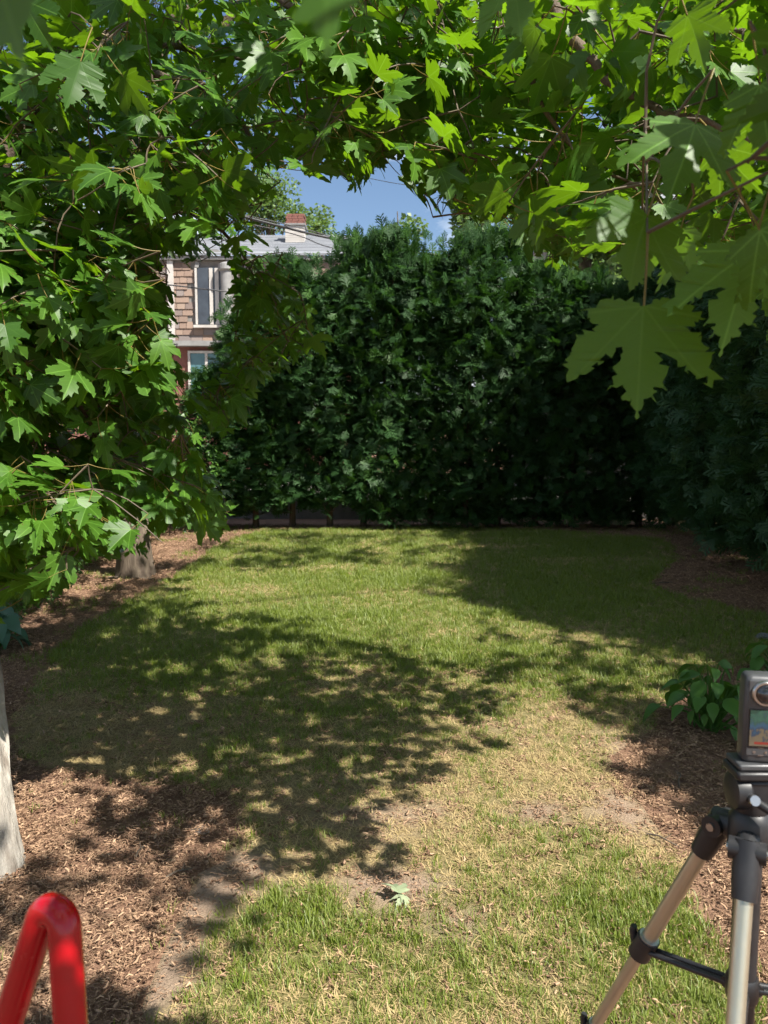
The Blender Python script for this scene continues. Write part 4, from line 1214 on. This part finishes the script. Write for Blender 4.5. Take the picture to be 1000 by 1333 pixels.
# ------------------------------------------------------------------ house behind the hedge, left
M['shingle'] = None
def shingle_mat():
    m, nt, o = newmat('wood_shingle'); b = nt.nodes.new('ShaderNodeBsdfPrincipled'); b.inputs['Roughness'].default_value = .85
    r = rand_n(nt)
    c = ramp_n(nt, r, [(0, (.20, .135, .105)), (.3, (.27, .19, .145)), (.55, (.23, .17, .14)), (.72, (.18, .18, .19)), (.86, (.15, .10, .08)), (1, (.30, .225, .175))])
    n = noise_n(nt, 12, 5, .7, stretch=(1, 1, .15)); c = mix_c(nt, math_n(nt, 'MULTIPLY', n, .5), c, (.16, .11, .085))
    nt.links.new(c, b.inputs['Base Color']); nt.links.new(b.outputs['BSDF'], o.inputs['Surface']); return m
M['shingle'] = shingle_mat()
M['white'] = simple('white_trim', (.48, .45, .42), (.37, .345, .32), 3, .55)
M['glass'] = simple('window_glass', (.03, .035, .045), (.05, .06, .075), 2, .08)
M['teal'] = simple('teal_glass', (.05, .12, .14), (.08, .17, .19), 2, .1)
M['brick'] = simple('red_brick', (.21, .085, .065), (.14, .06, .048), 14, .9, bump=.3)
M['roofgrey'] = simple('grey_roof_felt', (.16, .17, .19), (.24, .25, .27), 3, .9, stretch=(.3, 4, 1))
M['greytrim'] = simple('grey_trim', (.24, .235, .23), (.17, .165, .16), 4, .7)
def stone_mat():
    m, nt, o = newmat('grey_stone'); b = nt.nodes.new('ShaderNodeBsdfPrincipled'); b.inputs['Roughness'].default_value = .9
    c = ramp_n(nt, rand_n(nt, False), [(0, (.22, .22, .23)), (.4, (.36, .36, .37)), (.7, (.30, .28, .26)), (1, (.44, .43, .42))])
    c = mix_c(nt, math_n(nt, 'MULTIPLY', noise_n(nt, 9, 6, .7, coord='Generated'), .8), c, (.14, .14, .15))
    bn = nt.nodes.new('ShaderNodeBump'); bn.inputs['Strength'].default_value = .9; bn.inputs['Distance'].default_value = .05
    nt.links.new(noise_n(nt, 4, 6, .7, coord='Generated'), bn.inputs['Height']); nt.links.new(bn.outputs['Normal'], b.inputs['Normal'])
    nt.links.new(c, b.inputs['Base Color']); nt.links.new(b.outputs['BSDF'], o.inputs['Surface']); return m
M['stone'] = stone_mat()
M['mortar'] = simple('mortar', (.22, .20, .18), (.16, .15, .14), 8, .95)
HY = 24.0
house = empty('shingled_house', (-6, HY, 0)); tag(house, 'brown shingled house with a grey roof seen behind the hedge on the left', 'house')
def hp(mb, name, mat, parent=house, bevel=0): 
    mb.v = [(x + 6, y - HY, z) for x, y, z in mb.v]
    return mb.build(name, M[mat], parent, False, bevel)
lw = hp(MB().box(-13, -.9, HY + .25, HY + 7, 0, 4.15), 'lower_wall', 'brick')
hp(MB().box(-13.2, -.8, HY - .10, HY + 7, 4.15, 4.30), 'eaves_ledge', 'greytrim')
uw = hp(MB().box(-13, -.95, HY + .12, HY + 7, 4.301, 6.72), 'upper_wall', 'mortar')
shme = bpy.data.meshes.new('shingle'); sv = [(0, -.035, 0), (1, -.035, 0), (1, .0, 0), (0, .0, 0), (0, -.005, 1), (1, -.005, 1), (1, .0, 1), (0, .0, 1)]
shme.from_pydata(sv, [], [(0, 3, 2, 1), (4, 5, 6, 7), (0, 1, 5, 4), (1, 2, 6, 5), (2, 3, 7, 6), (3, 0, 4, 7)]); shme.materials.append(M['shingle'])
rest = MB(); rr = np.random.default_rng(2); CH = .195
restr = []
for row in range(12):
    z = 4.30 + row * CH; x = -12.9 + (row % 2) * .12
    while x < -1.0:
        w = rr.uniform(.2, .42)
        inwin = (x + w > -5.78 and x < -4.62 and 4.75 < z + .1 < 6.75)
        vis_ = -6.75 < x < -3.6
        if not inwin:
            if vis_:
                o = link('shingle', shme, None, uw); o.location = (x + 6, .115 - rr.uniform(0, .01), z); o.scale = (w - .012, 1, CH * 1.06)
            else:
                rest.box(x, x + w - .012, HY + .085, HY + .115, z, z + CH * .985); restr += [rr.random()] * 8
        x += w
rm = hp(rest, 'shingle_cladding', 'shingle', uw); rm['kind'] = 'stuff'
at_ = rm.data.attributes.new('rnd', 'FLOAT', 'POINT'); at_.data.foreach_set('value', np.array(restr, np.float32))
hp(MB().box(-6.60, -6.42, HY + .02, HY + .11, 4.32, 6.71), 'corner_board', 'white')
# upper window with white frame in a dark surround
wd = hp(MB().box(-5.76, -4.64, HY + .05, HY + .118, 4.78, 6.50), 'window', 'glass')
arch = MB()
for k in range(9):
    a0, a1 = math.pi * k / 9, math.pi * (k + 1) / 9
    q = [(-5.2 + r_ * math.cos(a), HY + .03, 6.5 + .55 * r_ / .56 * math.sin(a)) for r_, a in ((.56, a0), (.44, a0), (.44, a1), (.56, a1))]
    arch.add(q + [(x, HY + .11, z) for x, y, z in q], [(0, 1, 2, 3), (7, 6, 5, 4), (0, 4, 5, 1), (2, 6, 7, 3), (1, 5, 6, 2), (3, 7, 4, 0)])
hp(arch, 'window_arch', 'greytrim', wd)
for x0, x1 in ((-5.76, -5.70), (-5.32, -5.22), (-5.15, -5.03), (-4.70, -4.64)):
    hp(MB().box(x0, x1, HY + .0, HY + .049, 4.80, 6.48), 'window_frame', 'white', wd)
hp(MB().box(-5.82, -4.58, HY - .06, HY + .049, 4.70, 4.78), 'window_sill', 'white', wd)
for x0, x1 in ((-5.68, -5.34), (-5.01, -4.72)):
    hp(MB().box(x0, x1, HY + .035, HY + .048, 4.82, 6.46), 'pane', 'glass', wd)
mb = MB(); mb.lathe([(.17, 4.35), (.17, 6.35), (.24, 6.4), (.24, 6.55), (.10, 6.62)], 20, Matrix.Translation((-4.72 - .05, HY - .12, 0))); hp(mb, 'round_column', 'greytrim').data.polygons.foreach_set('use_smooth', np.zeros(0)) if False else hp(mb, 'round_column', 'greytrim')
for wx in (-6.0, -3.2):
    w = hp(MB().box(wx, wx + 1.0, HY + .20, HY + .249, 2.2, 3.95), 'window', 'teal')
    for x0, x1, z0, z1 in ((wx - .07, wx, 2.13, 4.02), (wx + 1, wx + 1.07, 2.13, 4.02), (wx, wx + 1, 3.95, 4.02), (wx, wx + 1, 2.13, 2.2), (wx + .46, wx + .54, 2.2, 3.95)):
        hp(MB().box(x0, x1, HY + .15, HY + .197, z0, z1), 'window_frame', 'white', w)
# upper roof: sloping slab with fascia, chimney
hp(MB().box(-13.2, -.75, HY - .05, HY + .6, 6.725, 6.83), 'fascia', 'greytrim')
mb = MB(); mb.add([(-13.3, HY - .1, 6.835), (-.7, HY - .1, 6.835), (-1.0, HY + 3.4, 8.2), (-13.3, HY + 3.4, 8.2), (-13.3, HY - .1, 6.9), (-.7, HY - .1, 6.9), (-1.0, HY + 3.4, 8.28), (-13.3, HY + 3.4, 8.28)],
                  [(0, 3, 2, 1), (4, 5, 6, 7), (0, 1, 5, 4), (1, 2, 6, 5), (2, 3, 7, 6), (3, 0, 4, 7)]); roof = hp(mb, 'roof', 'roofgrey')
for k in range(1, 12):
    t = k / 12; y = HY - .1 + 3.5 * t; z = 6.9 + 1.38 * t
    hp(MB().box(-13.3, -.7 - .3 * t, y - .01, y + .26, z - .02, z + .03), 'roof_course', 'roofgrey', roof)
cy_ = HY + 1.8; sc_ = (cy_) / 1001
cx0, cx1 = (374 - 500) * sc_, (401 - 500) * sc_
chm = hp(MB().box(cx0 + .05, cx1 - .05, cy_, cy_ + .6, 7.2, 8.2), 'chimney', 'white')
for k in range(10):
    hp(MB().box(cx0 + .04, cx1 - .04, cy_ - .012, cy_ + .1, 7.45 + k * .072, 7.45 + k * .072 + .064), 'siding_board', 'white', chm)
hp(MB().box(cx0, cx1, cy_ - .06, cy_ + .66, 8.201, 8.25), 'chimney_cap', 'greytrim', chm)
for row in range(4):
    for q in range(3):
        x0 = cx0 + .06 + q * .195 + (row % 2) * .03
        hp(MB().box(x0, x0 + .185, cy_ - .02, cy_ + .6, 8.252 + row * .078, 8.252 + row * .078 + .07), 'brick', 'brick', chm)

# grey stone house glimpsed right of the hedge
SY = 19.0
sh = empty('stone_house', (5.5, SY, 0)); tag(sh, 'grey stone house glimpsed above the low right end of the back hedge', 'house')
def sp(mb, name, mat, parent=sh):
    mb.v = [(x - 5.5, y - SY, z) for x, y, z in mb.v]; return mb.build(name, M[mat], parent)
sw = sp(MB().box(3.95, 9.5, SY + .04, SY + 6, 0, 6.0), 'wall', 'mortar')
bme = bpy.data.meshes.new('stone_block'); bme.from_pydata([(0, -.04, 0), (1, -.04, 0), (1, .02, 0), (0, .02, 0), (0, -.04, 1), (1, -.04, 1), (1, .02, 1), (0, .02, 1)], [], [(0, 3, 2, 1), (4, 5, 6, 7), (0, 1, 5, 4), (1, 2, 6, 5), (2, 3, 7, 6), (3, 0, 4, 7)])
bme.materials.append(M['stone'])
for row in range(13):
    z = 3.2 + row * .205; x = 3.97 + (row % 2) * .15
    while x < 5.9:
        w = rr.uniform(.18, .5); o = link('stone_block', bme, None, sw); o.location = (x - 5.5, .03 - rr.uniform(0, .03), z + rr.uniform(-.008, .008)); o.scale = (w - rr.uniform(.015, .04), 1, .185); o.rotation_euler = (rr.normal(0, .015), rr.normal(0, .012), 0); x += w
sp(MB().box(3.9, 9.8, SY - .06, SY + 6.3, 6.001, 6.12), 'eaves', 'white')
mb = MB(); mb.add([(3.85, SY - .1, 6.125), (9.9, SY - .1, 6.125), (9.9, SY + 6.4, 6.125), (3.85, SY + 6.4, 6.125), (4.4, SY + 3, 8.4), (9.9, SY + 3, 8.4)], [(0, 3, 2, 1), (0, 1, 5, 4), (2, 3, 4, 5), (0, 4, 3), (1, 2, 5)]); sp(mb, 'roof', 'roofgrey')

# low wall behind the hedge foot
gw = empty('garden_wall', (0, 13.6, 0)); tag(gw, 'low grey concrete wall running behind the foot of the back hedge', 'wall')
for k in range(8):
    MB().box(-4 + k * 1.2, -4 + k * 1.2 + 1.185, 0, .22, -.05, .33).build('wall_block', simple('grey_concrete', (.20, .19, .18), (.14, .135, .13), 5, .9) if k == 0 else M['gconc'], gw, False, .01)
    if k == 0: M['gconc'] = gw.children[0].data.materials[0]

# utility pole and cables
px_, py_ = P(848, 400, 17.0)[:2]
pole = empty('utility_pole', (px_, py_, 0)); tag(pole, 'pale weathered utility pole rising behind the right end of the hedge', 'utility pole')
M['pole'] = simple('weathered_pole', (.42, .36, .29), (.30, .25, .20), 6, .9, stretch=(1, 1, .1), bump=.4)
MB().tube([(0, 0, -.1), (0, 0, 4), (0, 0, 8.2)], [.13, .12, .10], 16).build('post', M['pole'], pole, True)
MB().box(-.9, .9, -.06, .06, 7.6, 7.72).build('cross_arm', M['pole'], pole)
M['cable'] = simple('black_cable', (.015, .015, .017), (.02, .02, .022), 20, .5)
labs = ['thick black cable sagging in front of the chimney towards the hedge', 'thin black cable just above the thick one over the hedge', 'thin black cable just below the thick one over the hedge', 'thin black wire high across the blue gap of sky', 'black cable crossing the house shingles at window height']
specs = [[P(60, 236, 15), P(250, 266, 16), P(355, 292, 17), P(440, 312, 18), P(560, 331, 19), P(700, 338, 20)], [P(60, 228, 15), P(355, 288, 17), P(470, 316, 18), P(620, 330, 19.5), P(760, 335, 20)],
         [P(60, 243, 15), P(355, 298, 17), P(430, 322, 18), P(520, 338, 19), P(700, 352, 20)], [P(380, 212, 20), P(480, 232, 22), P(545, 243, 24), P(700, 262, 28)], [P(140, 362, 16), P(230, 372, 17), P(300, 380, 18), P(420, 391, 19)]]
for (lab, sp_, rr_) in zip(labs, specs, (.028, .011, .011, .009, .016)):
    c = MB().tube(catmull(sp_, 8), rr_, 6).build('overhead_cable', M['cable'], None, True); tag(c, lab, 'cable', 'overhead cables')

# ------------------------------------------------------------------ trees beyond
DIA = [dict(V=np.array([(0, 0, 0), (.4, .45, .08), (0, 1, -.1), (-.4, .45, .08)], float), F3=np.zeros((0, 3), int), F4=np.array([(0, 1, 2, 3)]), uv=np.zeros((4, 2)))]
def far_tree(x, y, H, cr, n, seed, label, z0=.35, size=.17, lumps=16):
    rng = np.random.default_rng(seed); root = empty('leafy_tree', (x, y, 0)); tag(root, label, 'tree', 'trees beyond the hedge')
    path = catmull([(0, 0, -.1), (.05, 0, H * .3), (rng.normal(0, .2), 0, H * .6), (rng.normal(0, .2), 0, H * .92)], 5)
    tb = MB().tube(path, np.linspace(.05 * cr + .05, .02, len(path)), 8)
    cen = []
    for k in range(lumps):
        h = rng.uniform(z0, .97) * H; w = cr * math.sin(math.pi * min(.97, max(.12, (h / H - z0 + .12) / (1.05 - z0)))) ** .7
        a = rng.uniform(0, 6.28); rad = w * rng.uniform(.35, .95)
        c = np.array([rad * math.cos(a), rad * math.sin(a), h]); cen.append((c, cr * rng.uniform(.24, .42)))
        tb.tube([np.array([0, 0, h * .72]), c * .6 + np.array([0, 0, h * .36]), c], [.05, .03, .012], 5, caps=False)
    tb.build('trunk', M['bark_mid'], root, True)
    ci = rng.integers(0, lumps, n); C = np.array([cen[i][0] for i in ci]); Rr = np.array([cen[i][1] for i in ci])
    d = norm(rng.normal(0, 1, (n, 3))); pos = C + d * (Rr * rng.random(n) ** .4)[:, None] * np.array([1, 1, .75])
    Fm = frame_from(norm(np.array([0, 0, .8]) + rng.normal(0, .6, (n, 3))), norm(d + rng.normal(0, .6, (n, 3)))) * (size * rng.uniform(.6, 1.3, (n, 1, 1)))
    me = mass_mesh('foliage', DIA, np.concatenate([Fm, pos[:, :, None]], 2), np.zeros(n, int), rnd=rng.random(n) * .95)
    link('foliage', me, M['fartree'], root)['kind'] = 'stuff'
for (px, d, topy, cr, n, lab) in [(352, 34, 205, 2.6, 6000, 'pale green tree rising left of the chimney behind the house'), (420, 36, 268, 1.8, 3500, 'small pale tree just right of the chimney'),
                                  (520, 30, 245, 1.5, 4200, 'loose upright tree against the blue gap of sky'), (625, 25, 235, 2.3, 7500, 'bushy tree behind the middle of the hedge under the maple leaves'),
                                  (765, 17.2, 215, 1.9, 7000, 'broad tree above the low right end of the back hedge'), (930, 17, 20, 3.0, 9000, 'large tree behind the far part of the right side hedge'), (120, 30, 120, 4.0, 9000, 'large tree behind the shingled house at far left')]:
    p = P(px, topy, d); far_tree(p[0], p[1], p[2], cr, n, px, lab)
far_tree(7.0, 8.2, 9.5, 2.7, 4500, 77, 'unseen tall tree added outside the right side hedge to shade the lawn', size=.2)  # stands out of view; its crown is added to shade hedge and lawn

# ------------------------------------------------------------------ small things on the ground
wl_ = empty('withered_leaf', tuple(G(519, 1178) + np.array([0, 0, .02]))); tag(wl_, 'crumpled pale green withered leaf on a bare patch of the lawn', 'leaf')
mw = foliage_mat('withered_leaf', (.24, .29, .17), (.34, .38, .24), (.36, .38, .28), (.3, .35, .2), .2, .6)
for k, (a, L, z) in enumerate(((.4, .075, .022), (2.6, .05, .012))):
    t = leaf_template('x', .9 - .5 * k, .75, .9, 31 + k); me = np_mesh('curled_blade', t['V'] * L, [t['F3'], t['F4']], uv=t['uv']); me.materials.append(mw)
    o = link('curled_blade', me, None, wl_); o.rotation_euler = (.35, -.5 * k + .3, a); o.location = (.02 * k, 0, z)
STK = [((862, 1100), .13, -.9, .004, 'short reddish stick lying on mulch left of the tripod'), ((500, 690), .5, .15, .012, 'pale fallen branch at the foot of the back hedge'), ((545, 688), .35, -.3, .010, 'shorter fallen branch at the foot of the back hedge, right of the pale one'),
       ((885, 1020), .16, 1.2, .004, 'thin upright twig on the shaded mulch behind the tripod'), ((183, 1118), .07, 1.4, .004, 'small dark twig on the sunlit mulch right of the pale trunk'), ((170, 752 + 4), .5, -.2, .012, 'fallen stick beside the grey brown trunk foot'),
       ((650, 690), .4, .2, .008, 'thin fallen branch on mulch before the right half of the hedge'), ((860, 762), .3, .3, .008, 'fallen twig on the bare patch beside the right hedge'), ((235, 1145), .10, .5, .004, 'pale splinter of wood on the mulch in leaf shade')]
for (p, L, a, r_, lab) in STK:
    g = G(*p); pts = [(-.5 * L, 0, 0), (-.15 * L, .04 * L, .01), (.2 * L, -.02 * L, .012), (.5 * L, .05 * L, .004)]
    m = MB().tube(catmull(pts, 4), np.linspace(r_, r_ * .5, 13), 6); m.tube([(0.05 * L, 0, .012), (.2 * L, .12 * L, .03)], [r_ * .6, r_ * .3], 5)
    o = m.build('fallen_stick', M['bark_mid'], None, True); o.location = (g[0], g[1], float(gz(g[0], g[1])) + .02); o.rotation_euler.z = a; tag(o, lab, 'stick', 'sticks on the beds')
def stone(px, py, s, seed, lab):
    import bmesh
    bm = bmesh.new(); bmesh.ops.create_icosphere(bm, subdivisions=3, radius=1); rng = np.random.default_rng(seed)
    for v in bm.verts:
        n = fbm(np.array([v.co.x * 1.5 + seed]), np.array([v.co.y * 1.5 + v.co.z]), 1, 3)[0]; v.co *= .75 + .55 * n; v.co.x *= s * 1.3; v.co.y *= s; v.co.z *= s * .6
    me = bpy.data.meshes.new('stone'); bm.to_mesh(me); bm.free(); me.polygons.foreach_set('use_smooth', np.ones(len(me.polygons), bool))
    g = G(px, py); o = link('stone', me, M['stone']); o.location = (g[0], g[1], s * .3); tag(o, lab, 'stone')
stone(994, 832, .05, 3, 'pale grey stone in the shade at the right edge'); stone(262, 1085, .028, 5, 'small grey stone at the corner of the mulch bed')
